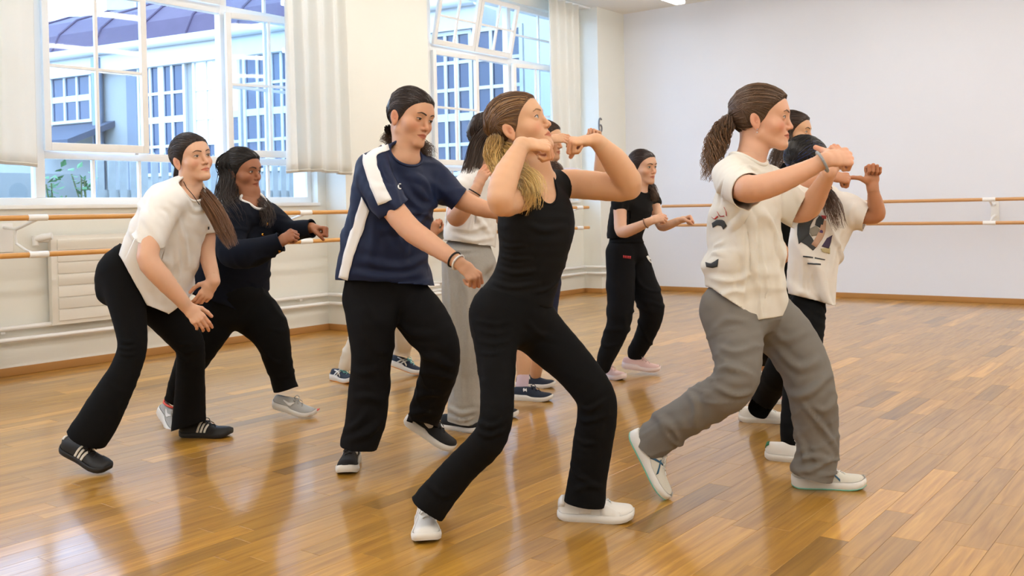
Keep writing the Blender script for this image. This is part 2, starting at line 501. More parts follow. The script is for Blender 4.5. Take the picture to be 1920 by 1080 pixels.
for i in front:
    x, y, k, t, rnd = staves[i]
    key = (k, t)
    if key not in proto:
        V, Fc = stave_shape(LENS[k], TONES[t], rnd)
        proto[key] = mesh_np('plank', V, Fc, M_floor, smooth=False, colors=np.tile([TONES[t], (k * 8 + t) / 32.0, 0], (len(V), 1)))
    link('plank', proto[key], fl, (x, y, 0))
Vs, Fs, Cs = [], [], []; o = 0
for i, (x, y, k, t, rnd) in enumerate(staves):
    if i in front: continue
    V, Fc = stave_shape(LENS[k], 1, 0); Vs.append(V + (x, y, 0)); Fs.append(Fc + o); o += len(V); Cs.append(np.tile([TONES[t], rnd, 0], (len(V), 1)))
me = mesh_np('planks_beyond', np.concatenate(Vs), np.concatenate(Fs), M_floor, smooth=False, colors=np.concatenate(Cs))
tag(link('planks_beyond', me, fl), kind='stuff')

# ---- walls
wl = MB()
X_out = -0.34
ys = [RY0] + [v for n in NICHES for v in n] + [RY1]
wl.box((X_out, RY0, 0), (0, RY1, SILL - 0.03))                   # parapet
wl.box((X_out, RY0, WTOP), (0, RY1, RZ))                         # lintel
piers = [(RY0, -1.45), (1.75, 2.9), (6.1, 7.25), (10.45, RY1)]
for a, b in piers:
    wl.box((X_out, a, SILL - 0.03), (0, b, WTOP))
for a, b in NICHES:                                             # reveals beside each window
    wl.box((X_out, a, SILL - .03), (0, a + .10, WTOP)); wl.box((X_out, b - .10, SILL - .03), (0, b, WTOP))
structure(wl.build('wall_left', M_wall))
for a, b in piers: structure(MB().box((0, a, 0), (PIL, b, RZ)).build('wall_left', M_wall))          # pilasters between the bays
structure(MB().box((X_out, RY1, 0), (RX1 + .2, RY1 + .2, RZ)).build('wall_back', mat('wall_paint_daylight', (232, 237, 247), 0.85, 0.2, var=0.02, var_scale=1.2, bump=0.03, bump_scale=25)))  # cool daylight cast painted into the back wall colour
structure(MB().box((RX1, RY0, 0), (RX1 + .2, RY1, RZ)).build('wall_right', M_wall))
structure(MB().box((X_out, RY0 - .2, 0), (RX1 + .2, RY0, RZ)).build('wall_front', M_wall))
structure(MB().box((X_out, RY0 - .2, RZ), (RX1 + .2, RY1 + .2, RZ + .2)).build('ceiling', M_ceil))

# ---- baseboards (one length per wall face)
bb = MB()
H = 0.058
def skirt(mb, x0, y0, x1, y1): mb.box((min(x0, x1), min(y0, y1), 0.0005), (max(x0, x1), max(y0, y1), H), bev=0.004)
t = 0.018
for a, b in NICHES: skirt(bb, 0, a, t, b)
for a, b in piers:
    skirt(bb, PIL, a - (t if a > RY0 else 0), PIL + t, b + (t if b < RY1 else 0))
    if a > RY0: skirt(bb, 0.0, a - t, PIL, a)
    if b < RY1: skirt(bb, 0.0, b, PIL, b + t)
structure(bb.build('baseboard_left', M_skirt, smooth=True))
bb = MB(); skirt(bb, PIL + t, RY1 - t, RX1, RY1); structure(bb.build('baseboard_back', M_skirt, smooth=True))

# ---- windows
def window(idx, a, b, y_posts):
    """bay a..b; y_posts = (left side light | left sash | right sash | right side light) boundaries"""
    XF0, XF1 = -0.16, -0.085                                    # fixed frame
    a2, b2 = a + .10, b - .10
    pL, pM, pR = y_posts
    w = thing('window_%d' % idx, None, None); structure(w)
    fr = MB()
    def bar(y0, y1, z0, z1, x0=XF0, x1=XF1): fr.box((x0, y0, z0), (x1, y1, z1), bev=0.005)
    bar(a2, b2, SILL, SILL + .05); bar(a2, b2, WTOP - .05, WTOP)
    bar(a2, a2 + .05, SILL + .05, WTOP - .05); bar(b2 - .05, b2, SILL + .05, WTOP - .05)
    for p in (pL, pR): bar(p - .035, p + .035, SILL + .05, WTOP - .05)
    ZB, ZT = 1.535, 2.80                                        # rails under and over the casements
    segs = [(a2 + .05, pL - .035), (pL + .035, pR - .035), (pR + .035, b2 - .05)]
    for y0, y1 in segs:
        bar(y0, y1, ZB - .01, ZB + .05); bar(y0, y1, ZT, ZT + .075)
    fr.build('window_frame', M_white, w, smooth=True)
    MB().box((-.10, a + .10, SILL - .032), (0.035, b - .10, SILL - .002), bev=0.006).build('window_sill', M_white, w, smooth=True)
    def pane(y0, y1, z0, z1, parent, x=-.12, nm='pane'):
        return MB().box((x - .002, y0, z0), (x + .002, y1, z1)).build(nm, M_glass, parent)
    def lights(y0, y1, z0, z1, ncol, nrow, parent, x=-.12, mw=.024):
        mu = MB(); dy = (y1 - y0) / ncol; dz = (z1 - z0) / nrow
        for i in range(1, ncol): mu.box((x - .014, y0 + i * dy - mw / 2, z0), (x + .014, y0 + i * dy + mw / 2, z1), bev=.003)
        for j in range(1, nrow):
            for i in range(ncol): mu.box((x - .014, y0 + i * dy + (mw / 2 if i else 0), z0 + j * dz - mw / 2), (x + .014, y0 + (i + 1) * dy - (mw / 2 if i < ncol - 1 else 0), z0 + j * dz + mw / 2), bev=.003)
        if mu.v: mu.build('muntin', M_white, parent, smooth=True)
        for i in range(ncol):
            for j in range(nrow):
                pane(y0 + i * dy + .004, y0 + (i + 1) * dy - .004, z0 + j * dz + .004, z0 + (j + 1) * dz - .004, parent, x)
    # low row of fixed lights
    lights(segs[0][0], segs[0][1], SILL + .05, ZB - .01, 1, 1, w)
    lights(segs[1][0], segs[1][1], SILL + .05, ZB - .01, 4, 1, w)
    lights(segs[2][0], segs[2][1], SILL + .05, ZB - .01, 2, 1, w)
    # side lights
    lights(segs[0][0], segs[0][1], ZB + .05, ZT, 2, 2, w)
    lights(segs[2][0], segs[2][1], ZB + .05, ZT, 2, 2, w)
    lights(segs[0][0], segs[0][1], ZT + .075, WTOP - .05, 2, 2, w)
    lights(segs[2][0], segs[2][1], ZT + .075, WTOP - .05, 2, 2, w)
    def sash(y0, y1, z0, z1, ncol, nrow, hinge, rot, axis, nm):
        """a framed sash built flat in the window plane, then swung about its hinge"""
        e = bpy.data.objects.new(nm, None); COL.objects.link(e); e.parent = w
        s_ = .048; me_ = MB(); hx, hy, hz = hinge
        def bx(p0, p1, q0, q1): me_.box((-.02, p0 - hy, q0 - hz), (.02, p1 - hy, q1 - hz), bev=.005)
        bx(y0, y0 + s_, z0, z1); bx(y1 - s_, y1, z0, z1); bx(y0 + s_, y1 - s_, z0, z0 + s_ + .012); bx(y0 + s_, y1 - s_, z1 - s_, z1)
        me_.build('sash_frame', M_white, e, smooth=True)
        Y0, Y1, Z0, Z1 = y0 + s_ - hy, y1 - s_ - hy, z0 + s_ + .012 - hz, z1 - s_ - hz
        dy = (Y1 - Y0) / ncol; dz = (Z1 - Z0) / nrow; mu = MB()
        for i in range(1, ncol): mu.box((-.013, Y0 + i * dy - .012, Z0), (.013, Y0 + i * dy + .012, Z1), bev=.003)
        for j in range(1, nrow):
            for i in range(ncol): mu.box((-.013, Y0 + i * dy + (.012 if i else 0), Z0 + j * dz - .012), (.013, Y0 + (i + 1) * dy - (.012 if i < ncol - 1 else 0), Z0 + j * dz + .012), bev=.003)
        mu.build('muntin', M_white, e, smooth=True)
        for i in range(ncol):
            for j in range(nrow):
                MB().box((-.002, Y0 + i * dy + .004, Z0 + j * dz + .004), (.002, Y0 + (i + 1) * dy - .004, Z0 + (j + 1) * dz - .004)).build('pane', M_glass, e)
        e.location = hinge
        e.rotation_euler = (0, rot, 0) if axis == 'y' else (0, 0, rot)
        return e
    z0, z1 = ZB + .045, ZT + .005
    sash(pL + .02, pM + .01, z0, z1, 2, 2, (-.06, pL + .02, z0), math.radians(-5), 'z', 'sash')
    sash(pM + .01, pR - .02, z0, z1, 2, 2, (-.035, pR - .02, z0), math.radians(163), 'z', 'sash')
    z0, z1 = ZT + .065, WTOP - .045
    sash(pL + .02, pM, z0, z1, 2, 2, (-.055, pL + .02, z0), math.radians(13), 'y', 'sash')
    sash(pM + .005, pR - .02, z0, z1, 2, 2, (-.055, pL + .02, z0), math.radians(13), 'y', 'sash')
    h = MB(); h.box((-.045, pM - .09, ZB + .035), (-.02, pM - .06, ZB + .085), bev=.004); h.build('latch', M_white, w)
window(1, *NICHES[1], (3.47, 4.27, 5.07))
window(2, *NICHES[2], (7.66, 8.36, 9.07))
window(3, *NICHES[0], (-.9, -.1, .8))

# ---- curtains
def curtain(px0, px1, zb, zt, X, label, n_wave, seed, taper=0.0, amp=0.035):
    y0 = hit(px0, 250, 0, X)[1]; y1 = hit(px1, 250, 0, X)[1]
    nu, nv = 110, 22; V = []
    r = random.Random(seed); ph = [r.random() * 6 for _ in range(4)]
    for j in range(nv + 1):
        v = j / nv
        for i in range(nu + 1):
            u = i / nu
            w_ = amp * (math.sin(2 * PI * n_wave * u + ph[0] + .5 * math.sin(3 * u + v * 1.5 + ph[1])) + .45 * math.sin(2 * PI * n_wave * 1.9 * u + ph[2] + v))
            yy = y0 + (y1 - y0) * (u + .012 * math.sin(9 * u + 2 * v + ph[3])) + taper * (1 - v) * (1 - u)
            V.append((X + w_ * (0.75 + .35 * (1 - v)), yy, zb + (zt - zb) * v + .012 * math.sin(5 * u + ph[1]) * (1 - v)))
    Fc = [[j * (nu + 1) + i, j * (nu + 1) + i + 1, (j + 1) * (nu + 1) + i + 1, (j + 1) * (nu + 1) + i] for j in range(nv) for i in range(nu)]
    me = mesh_np('curtain', np.array(V), np.array(Fc), M_curt)
    cen = np.array(V).mean(0)
    root = thing('curtain', label, 'curtain', (X, (y0 + y1) / 2, zb), group='white curtains at the windows')
    o = link('cloth', me, root); o.matrix_parent_inverse = Matrix.Translation(-Vector(root.location))
    md = o.modifiers.new('Solidify', 'SOLIDIFY'); md.thickness = .003
    # stitched hem at the foot
    hem = [V[i] for i in range(nu + 1)]
    hb = MB().tube([(p[0], p[1], p[2] + .02) for p in hem], .006, 6); h2 = hb.build('hem', M_curt, root, smooth=True); h2.matrix_parent_inverse = Matrix.Translation(-Vector(root.location))
curtain(-150, 70, 1.455, 3.6, .12, 'flat white curtain at the far left edge of the picture', 2.2, 1, amp=.02)
curtain(537, 655, 1.44, 3.6, .33, 'white pleated curtain at right side of the large left window', 4.5, 2)
curtain(772, 801, 1.44, 3.6, .22, 'narrow gathered white curtain left of the second window', 2, 3, amp=.02)
curtain(1032, 1086, 1.30, 3.6, .24, 'white pleated curtain at right side of the second window, near the room corner', 4, 4)
rail = MB()
for (ya, yb) in [(2.95, 6.05), (7.3, 10.4)]: rail.tube([(.2, ya, 3.62), (.2, yb, 3.62)], .012, 8)
structure(rail.build('trim_1', M_white))

# ---- radiator under the first window
R = lambda px, X=0.0: hit(px, 500, 0, X)[1]
ry0, ry1 = R(97, .09), R(322, .09)
root = thing('radiator', 'cream panel radiator with horizontal grooves on the left wall under the window', 'radiator', (0.06, (ry0 + ry1) / 2, .27))
def rpart(mb, nm, m=M_rad, sm=True):
    o_ = mb.build(nm, m, root, smooth=sm); o_.matrix_parent_inverse = Matrix.Translation(-Vector(root.location)); return o_
rz0, rz1 = .325, .965
rpart(MB().box((.035, ry0, rz0), (.085, ry1, rz1), bev=.008), 'body')
n = 7; dz = (rz1 - rz0 - .05) / n
for i in range(n): rpart(MB().box((.085, ry0 + .045, rz0 + .025 + i * dz + .005), (.093, ry1 - .045, rz0 + .025 + (i + 1) * dz - .005), bev=.004), 'panel')
vv = MB(); vy = ry0 - .09
vv.tube([(.05, ry0, .93), (.05, vy, .93)], .014); vv.tube([(.05, vy, .90), (.05, vy, .97)], .022)
rpart(vv, 'valve', M_white)
rpart(MB().tube([(.055, vy + .0, .945), (.09, vy + .03, .955), (.135, vy + .075, .965)], [.02, .027, .024], 14), 'thermostat', M_white)
for i in range(2): rpart(MB().box((0.0, ry0 + .2 + i * (ry1 - ry0 - .45), .5), (.035, ry0 + .25 + i * (ry1 - ry0 - .45), .6)), 'bracket')

# ---- heating pipes along the left wall
pipe = thing('heating_pipes', 'pair of white heating pipes running low along the left wall', 'pipe', (.05, 4, .2))
def ppart(pts, nm='pipe', r=.017, m=M_white):
    o_ = MB().tube(pts, r, 10).build(nm, m, pipe, smooth=True); o_.matrix_parent_inverse = Matrix.Translation(-Vector(pipe.location)); return o_
for z in (.335, .255):
    pts = []; x0 = .05 if z > .3 else .065
    for i, (a, b) in enumerate(NICHES):
        pts += [(x0, a + .08, z), (x0, b - .06, z), (x0 + .04, b - .05, z), (PIL - .01, b - .05, z), (PIL + x0 - .01, b - .02, z)]
        nx = NICHES[i + 1][0] if i + 1 < len(NICHES) else RY1
        if i + 1 < len(NICHES): pts += [(PIL + x0, nx + .04, z), (PIL - .01, nx + .06, z), (x0 + .02, nx + .06, z)]
        else: pts += [(PIL + x0, RY1 - .01, z)]
    if z > .3:                                                # upper pipe feeds the radiator
        i0 = [i for i, p_ in enumerate(pts) if p_[1] > ry0][0]
        ppart(pts[:i0] + [(x0, ry0 + .03, z)])
        ppart([(x0, ry1 - .02, z)] + pts[i0:])
    else: ppart(pts)
for y in (2.2, 3.1, 5.72, 6.6, 9.4):
    xx = PIL if any(a <= y <= b for a, b in piers) else 0
    o_ = MB().box((xx, y, .30), (xx + .05, y + .03, .33), bev=.003).build('pipe_clip', M_white, pipe); o_.matrix_parent_inverse = Matrix.Translation(-Vector(pipe.location))
ry = ry0 + .1
# ---- barres
def barre_left():
    X = .40
    e1, e2 = hit(1103, 389, 0, X)[1], hit(1104, 428, 0, X)[1]
    root = thing('ballet_barre', 'double wooden ballet barre on white brackets along the left window wall', 'barre', (X, 4, 0.84))
    def bp(mb, nm, m): o_ = mb.build(nm, m, root, smooth=True); o_.matrix_parent_inverse = Matrix.Translation(-Vector(root.location)); return o_
    for z, e in ((1.095, e1), (.848, e2)):
        bp(MB().tube([(X, -3.5, z), (X, e, z)], .0185, 14), 'rail', M_barre)
    for px in (70, 572, 1086, None):
        y = hit(px, 400, 0, X)[1] if px else -.2
        wx = PIL if any(a <= y <= b for a, b in piers) else 0.0
        for z in (1.095, .848): bp(MB().tube([(X, y - .065, z), (X, y + .065, z)], .0225, 14), 'sleeve', M_white)
        if wx == 0:
            bp(MB().box((wx + .001, y - .10, .86), (wx + .012, y + .02, 1.06), bev=.004), 'wall_plate', M_white)
            bp(MB().tube([(wx + .012, y - .04, 1.03), (.16, y - .03, 1.02), (.22, y - .02, 1.035), (X, y, 1.085)], .011, 8), 'arm', M_white)
            bp(MB().tube([(.16, y - .03, 1.02), (.145, y - .03, .97), (.16, y - .03, .92), (.27, y - .02, .875), (X, y, .84)], .010, 8), 'arm', M_white)
            for zz in (.885, 1.035):
                bp(MB().tube([(wx + .012, y - .08, zz), (wx + .016, y - .08, zz)], .006, 8), 'screw', mat('steel', (120, 120, 120), .3, metal=1))
        else:
            bp(MB().tube([(wx + .0, y, 1.06), (X, y, 1.085)], .011, 8), 'arm', M_white); bp(MB().tube([(wx + .0, y, .86), (X, y, .84)], .010, 8), 'arm', M_white)
barre_left()
def barre_back():
    Y = RY1 - .28
    root = thing('ballet_barre', 'double pale wooden ballet barre along the blank back wall', 'barre', (4, Y, .84))
    def bp(mb, nm, m): o_ = mb.build(nm, m, root, smooth=True); o_.matrix_parent_inverse = Matrix.Translation(-Vector(root.location)); return o_
    for z in (1.09, .85): bp(MB().tube([(.95, Y, z), (9.4, Y, z)], .0185, 14), 'rail', M_barre2)
    for px in (1855, 1545):
        x = hit(px, 400, 1, Y)[0]
        for z in (1.09, .85): bp(MB().tube([(x - .06, Y, z), (x + .06, Y, z)], .0225, 14), 'sleeve', M_white)
        bp(MB().box((x - .04, RY1 - .012, .84), (x + .04, RY1 - .001, 1.10), bev=.003), 'wall_plate', M_white)
        bp(MB().tube([(x, RY1 - .012, 1.04), (x, RY1 - .15, 1.03), (x, Y, 1.085)], .012, 8), 'arm', M_white)
        bp(MB().tube([(x, RY1 - .012, .92), (x, RY1 - .13, .90), (x, Y, .845)], .012, 8), 'arm', M_white)
barre_back()

# ---- number on the pilaster by the corner
pn = hit(1125, 235, 0, PIL); X = PIL + .004
root = thing('wall_number', 'grey numeral 6 mounted on the pilaster beside the room corner', 'number', (PIL + .001, pn[1], pn[2]))
s6 = .072; pts = []
for a in np.linspace(50, 180, 9): pts.append((.0, .33 * math.cos(math.radians(a)), .62 + .38 * math.sin(math.radians(a)) ))
pts = [(0, .30, .80), (0, .17, .95), (0, -.02, .98), (0, -.22, .82), (0, -.33, .45), (0, -.36, .0), (0, -.33, -.45), (0, -.2, -.82), (0, .0, -.97), (0, .2, -.88), (0, .34, -.62), (0, .36, -.35), (0, .28, -.1), (0, .1, .04), (0, -.1, .03), (0, -.26, -.12), (0, -.34, -.3)]
pts = crspline(np.array(pts) * s6 * 1.25, 3) + np.array([.004, 0, 0])
MB().tube(pts, .011, 8).build('numeral', mat('number_grey', (120, 122, 126), .4), root, smooth=True)

# ---- ceiling lamps: rows of long tubes
M_lamp = mat('lamp_diffuser', (255, 250, 240), .4, emit=LAMP_COLOR, emit_s=LAMP_STRENGTH)
M_lampb = mat('lamp_housing', (225, 224, 222), .4)
k = 0
for X in (1.56, 4.1, 6.6, 8.6):
    for (y0, y1) in ((4.75, 10.24), (-3.9, 3.6)):
        lab = {0: 'long white ceiling lamp ending near the back wall, at top of the picture'}.get(k, 'long white tube lamp on the ceiling outside the picture')
        lp = thing('ceiling_lamp', lab, 'lamp', (X, (y0 + y1) / 2, 3.45), group='long ceiling lamps')
        L = (y1 - y0) / 2
        MB().box((-.055, -L, .045), (.055, L, .085), bev=.008).build('housing', M_lampb, lp, smooth=True)
        MB().box((-.06, -L, 0), (.06, L, .045), bev=.018).build('diffuser', M_lamp, lp, smooth=True)
        for q in (-.8, .8): MB().tube([(0, q * L, .08), (0, q * L, RZ - 3.45)], .006, 6).build('hanger', M_lampb, lp)
        k += 1

# ================================================================== OUTSIDE
M_stucco = mat('stucco', (146, 146, 143), .9, .1, var=.08, var_scale=3, bump=.3, bump_scale=60)
M_roof = mat('slate_roof', (70, 58, 76), .7, .3, var=.15, var_scale=4)
M_owhite = mat('outdoor_white_paint', (186, 186, 186), .5)
M_oglass = mat('dark_pane', (52, 64, 88), .1, .5)
M_ground = mat('gravel', (150, 150, 142), .95, var=.2, var_scale=10)
structure(MB().box((-30, -15, -.35), (X_out, 30, -.2)).build('ground', M_ground))
wing = thing('neighbour_wing', 'pale stucco wing with white gridded windows and dark roof seen through the windows', 'building')
wp = P(350, 300, 15.0); wd = nrm(np.array([-.985, -.174, 0])); wn = np.array([wd[1], -wd[0], 0]);
if wn[1] > 0: wn = -wn
WM = Matrix(((wd[0], wn[0], 0, wp[0]), (wd[1], wn[1], 0, wp[1]), (0, 0, 1, 0), (0, 0, 0, 1)))   # local: x along facade (away from our wall), y out towards us
wing.matrix_world = WM
WMi = np.array(WM.inverted())
def fac(px, py):
    """facade-local (x, z) of a sight line"""
    r = ray(px, py); s = ((wp - CAM) @ wn) / (r @ wn); p_ = CAM + r * s
    q = WMi @ np.array([*p_, 1]); return q[0], q[2]
xr = (WMi @ np.array([-.9, wp[1], 0, 1]))[0]
gz = fac(350, 77)[1]
xl = 9.0
wins = []
MBx = lambda: MB()
MBx().box((xr, -.4, -.3), (xl, 0, gz - .05)).build('facade', M_stucco, wing)
def wwin(x0, x1, z0, z1, nc, nr, refl=False):
    x0, x1 = min(x0, x1), max(x0, x1)
    f = MB(); b_ = .05
    f.box((x0, 0, z0), (x0 + b_, .05, z1)); f.box((x1 - b_, 0, z0), (x1, .05, z1)); f.box((x0 + b_, 0, z0), (x1 - b_, .05, z0 + b_)); f.box((x0 + b_, 0, z1 - b_), (x1 - b_, .05, z1))
    dx = (x1 - x0 - 2 * b_) / nc; dz = (z1 - z0 - 2 * b_) / nr
    for i in range(1, nc): 
        hw_ = .06 if (nc == 4 and i == 2) else .022
        f.box((x0 + b_ + i * dx - hw_, 0, z0 + b_), (x0 + b_ + i * dx + hw_, .045, z1 - b_))
    for j in range(1, nr): f.box((x0 + b_, 0, z0 + b_ + j * dz - (.05 if j == nr // 2 else .022)), (x1 - b_, .04, z0 + b_ + j * dz + (.05 if j == nr // 2 else .022)))
    w_ = f.build('window', M_owhite, wing)
    for i in range(nc):
        for j in range(nr): MB().box((x0 + b_ + i * dx, .004, z0 + b_ + j * dz), (x0 + b_ + (i + 1) * dx, .018, z0 + b_ + (j + 1) * dz)).build('pane', M_refl if refl and j >= 1 and (i, j) != (0, 1) else M_oglass, w_)
ax_, az = fac(270, 120); bx_, bz = fac(362, 292)
zt, zb_ = fac(320, 118)[1], fac(320, 330)[1]
wwin(fac(262, 200)[0], fac(352, 200)[0], zb_, zt, 4, 4)
M_refl = mat('white_reflection', (240, 240, 240), .8)  # bright reflection in the wing panes, painted as plain white
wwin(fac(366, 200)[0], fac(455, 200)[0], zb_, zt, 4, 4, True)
wwin(fac(460, 200)[0], fac(560, 200)[0], zb_, zt, 4, 4)
wwin(fac(98, 190)[0], fac(176, 190)[0], fac(135, 232)[1], fac(135, 140)[1], 3, 2)
wwin(fac(812, 200)[0], fac(890, 200)[0], fac(850, 330)[1], fac(850, 60)[1], 3, 5)
wwin(fac(893, 200)[0], fac(985, 200)[0], fac(850, 330)[1], fac(850, 60)[1], 3, 5)
wwin(fac(700, 200)[0], fac(800, 200)[0], fac(850, 330)[1], fac(850, 60)[1], 3, 5)
MB().box((xr, 0, gz - .35), (xl, .10, gz - .05)).build('cornice', M_owhite, wing)
MB().tube([(xr, .17, gz), (xl, .17, gz)], .075, 12).build('gutter', M_owhite, wing, smooth=True)
prof = [(.17, gz + .04), (.0, gz + .38), (-.35, gz + .68), (-1.0, gz + .95), (-2.2, gz + 1.15)]
nseg = 14
for i in range(nseg):                                       # roof sheets with standing seams
    a_ = xr + (xl - xr) * i / nseg; b_ = xr + (xl - xr) * (i + 1) / nseg - .02
    V = []
    for (y, z) in prof: V += [(a_, y, z), (b_, y, z), (a_, y, z - .04), (b_, y, z - .04)]
    Fc = []
    for q in range(len(prof) - 1):
        o0 = q * 4; Fc += [[o0, o0 + 1, o0 + 5, o0 + 4], [o0 + 2, o0 + 6, o0 + 7, o0 + 3], [o0, o0 + 4, o0 + 6, o0 + 2], [o0 + 1, o0 + 3, o0 + 7, o0 + 5]]
    MB().add(V, Fc).build('roof_sheet', M_roof, wing)
    MB().tube([(b_ + .01, y, z + .015) for (y, z) in prof], .022, 6).build('roof_seam', M_roof, wing, smooth=True)
x_dp = fac(193, 200)[0]
MB().tube([(x_dp, .1, -.2), (x_dp, .1, gz - .1)], .09, 10).build('downpipe', mat('zinc', (110, 122, 140), .4, metal=.6), wing, smooth=True)
xa_, xb_ = sorted((fac(92, 240)[0], fac(216, 240)[0])); za_ = fac(150, 232)[1]
MB().add([(xa_, 0, za_), (xb_, 0, za_), (xb_, .9, za_ - .35), (xa_, .9, za_ - .35), (xa_, 0, za_ - .1), (xb_, 0, za_ - .1), (xb_, .9, za_ - .45), (xa_, .9, za_ - .45)], [[0, 1, 2, 3], [4, 7, 6, 5], [0, 4, 5, 1], [1, 5, 6, 2], [2, 6, 7, 3], [3, 7, 4, 0]]).build('lean_to_roof', mat('dark_felt', (64, 70, 84), .8), wing)
MB().box((fac(262, 200)[0], 0, -.2), (fac(243, 200)[0], .06, gz - .35)).build('wall_strip', mat('strip_grey', (104, 110, 120), .9), wing)
# taller block behind
blk = thing('tall_building_outside', 'tall pale rendered block rising behind the dark roof', 'building', (-11, 17.0, -.2), math.radians(10))
MB().box((-9, 0, 0), (9.6, 6, 11)).build('wall', mat('render_pale', (160, 160, 158), .9, var=.05), blk)
for i in range(5):
    w_ = MB().box((-7.8 + i * 3.2, -.04, 6.2), (-6.5 + i * 3.2, 0.02, 7.9)).build('window', M_owhite, blk)
    MB().box((-7.7 + i * 3.2, -.05, 6.3), (-7.18 + i * 3.2, -.035, 7.8)).build('pane', M_oglass, w_); MB().box((-7.12 + i * 3.2, -.05, 6.3), (-6.6 + i * 3.2, -.035, 7.8)).build('pane', M_oglass, w_)
# picket fence
fn = thing('picket_fence', 'weathered white picket fence outside below the windows', 'fence', (-2.6, 8, -.2))
fa, fb = hit(188, 330, 0, -2.6)[1], hit(600, 330, 0, -2.6)[1]
pk = MB().box((-.012, -.038, 0), (.012, .038, 1.92)).add([(-.012, -.038, 1.92), (.012, -.038, 1.92), (.012, .038, 1.92), (-.012, .038, 1.92), (0, 0, 1.99)], [[0, 1, 4], [1, 2, 4], [2, 3, 4], [3, 0, 4]])
M_pick = mat('weathered_paint', (150, 153, 152), .8, var=.2, var_scale=8)
pko = pk.build('picket', M_pick, fn); npk = int((fb - fa) / .125)
for i in range(npk):
    q = pko if i == 0 else pko.copy()
    if i: COL.objects.link(q)
    q.parent = fn; q.location = (0, fa + i * .125 - 8, .0)
for z in (.5, 1.5):
    MB().box((-.05, fa - 8, z), (-.013, fb - 8, z + .08)).build('fence_rail', M_pick, fn)
# shrubs in front of the plastered yard wall
yw = thing('yard_wall', 'low pale plastered yard wall outside the first window', 'wall', (-3.0, 4.0, -.2))
MB().box((-.1, -6, 0), (.1, fa - 4.05, 1.75)).build('wall', mat('yard_plaster', (140, 143, 143), .9, var=.2, var_scale=2), yw)
M_leaf = mat('leaf', (70, 120, 74), .6, var=.2); M_stem = mat('stem', (90, 100, 60), .8)
for (px, top, sd) in ((100, 318, 1), (158, 318, 2)):
    b0 = hit(px, 335, 0, -2.5); r_ = random.Random(sd)
    sh = thing('shrub', 'leafy green shrub outside the window, %s one' % ('left' if sd == 1 else 'right'), 'shrub', (b0[0], b0[1], -.2))
    ztop = hit(px, top, 0, -2.5)[2] + .2
    st = MB()
    for q in range(4): st.tube([(0, 0, 0), (r_.uniform(-.1, .1), r_.uniform(-.08, .08), ztop * .5), (r_.uniform(-.1, .1), r_.uniform(-.1, .1), ztop * r_.uniform(.85, 1))], .008, 5)
    st.build('stem', M_stem, sh)
    lv = MB()
    for q in range(110):
        z = ztop * r_.uniform(.35, 1.02); c_ = np.array([r_.uniform(-.09, .09), r_.uniform(-.09, .09), z]); a_ = nrm([r_.uniform(-1, 1), r_.uniform(-1, 1), r_.uniform(-.6, .6)]); b_ = nrm(np.cross(a_, [0.2, .3, 1])); n_ = np.cross(a_, b_)
        l, w_ = r_.uniform(.06, .12), .03
        lv.add([c_, c_ + a_ * l * .5 + b_ * w_ + n_ * .01, c_ + a_ * l, c_ + a_ * l * .5 - b_ * w_ + n_ * .01], [[0, 1, 2], [0, 2, 3]])
    tag(lv.build('foliage', M_leaf, sh), kind='stuff')
print('room done', round(time.time() - T0, 1))
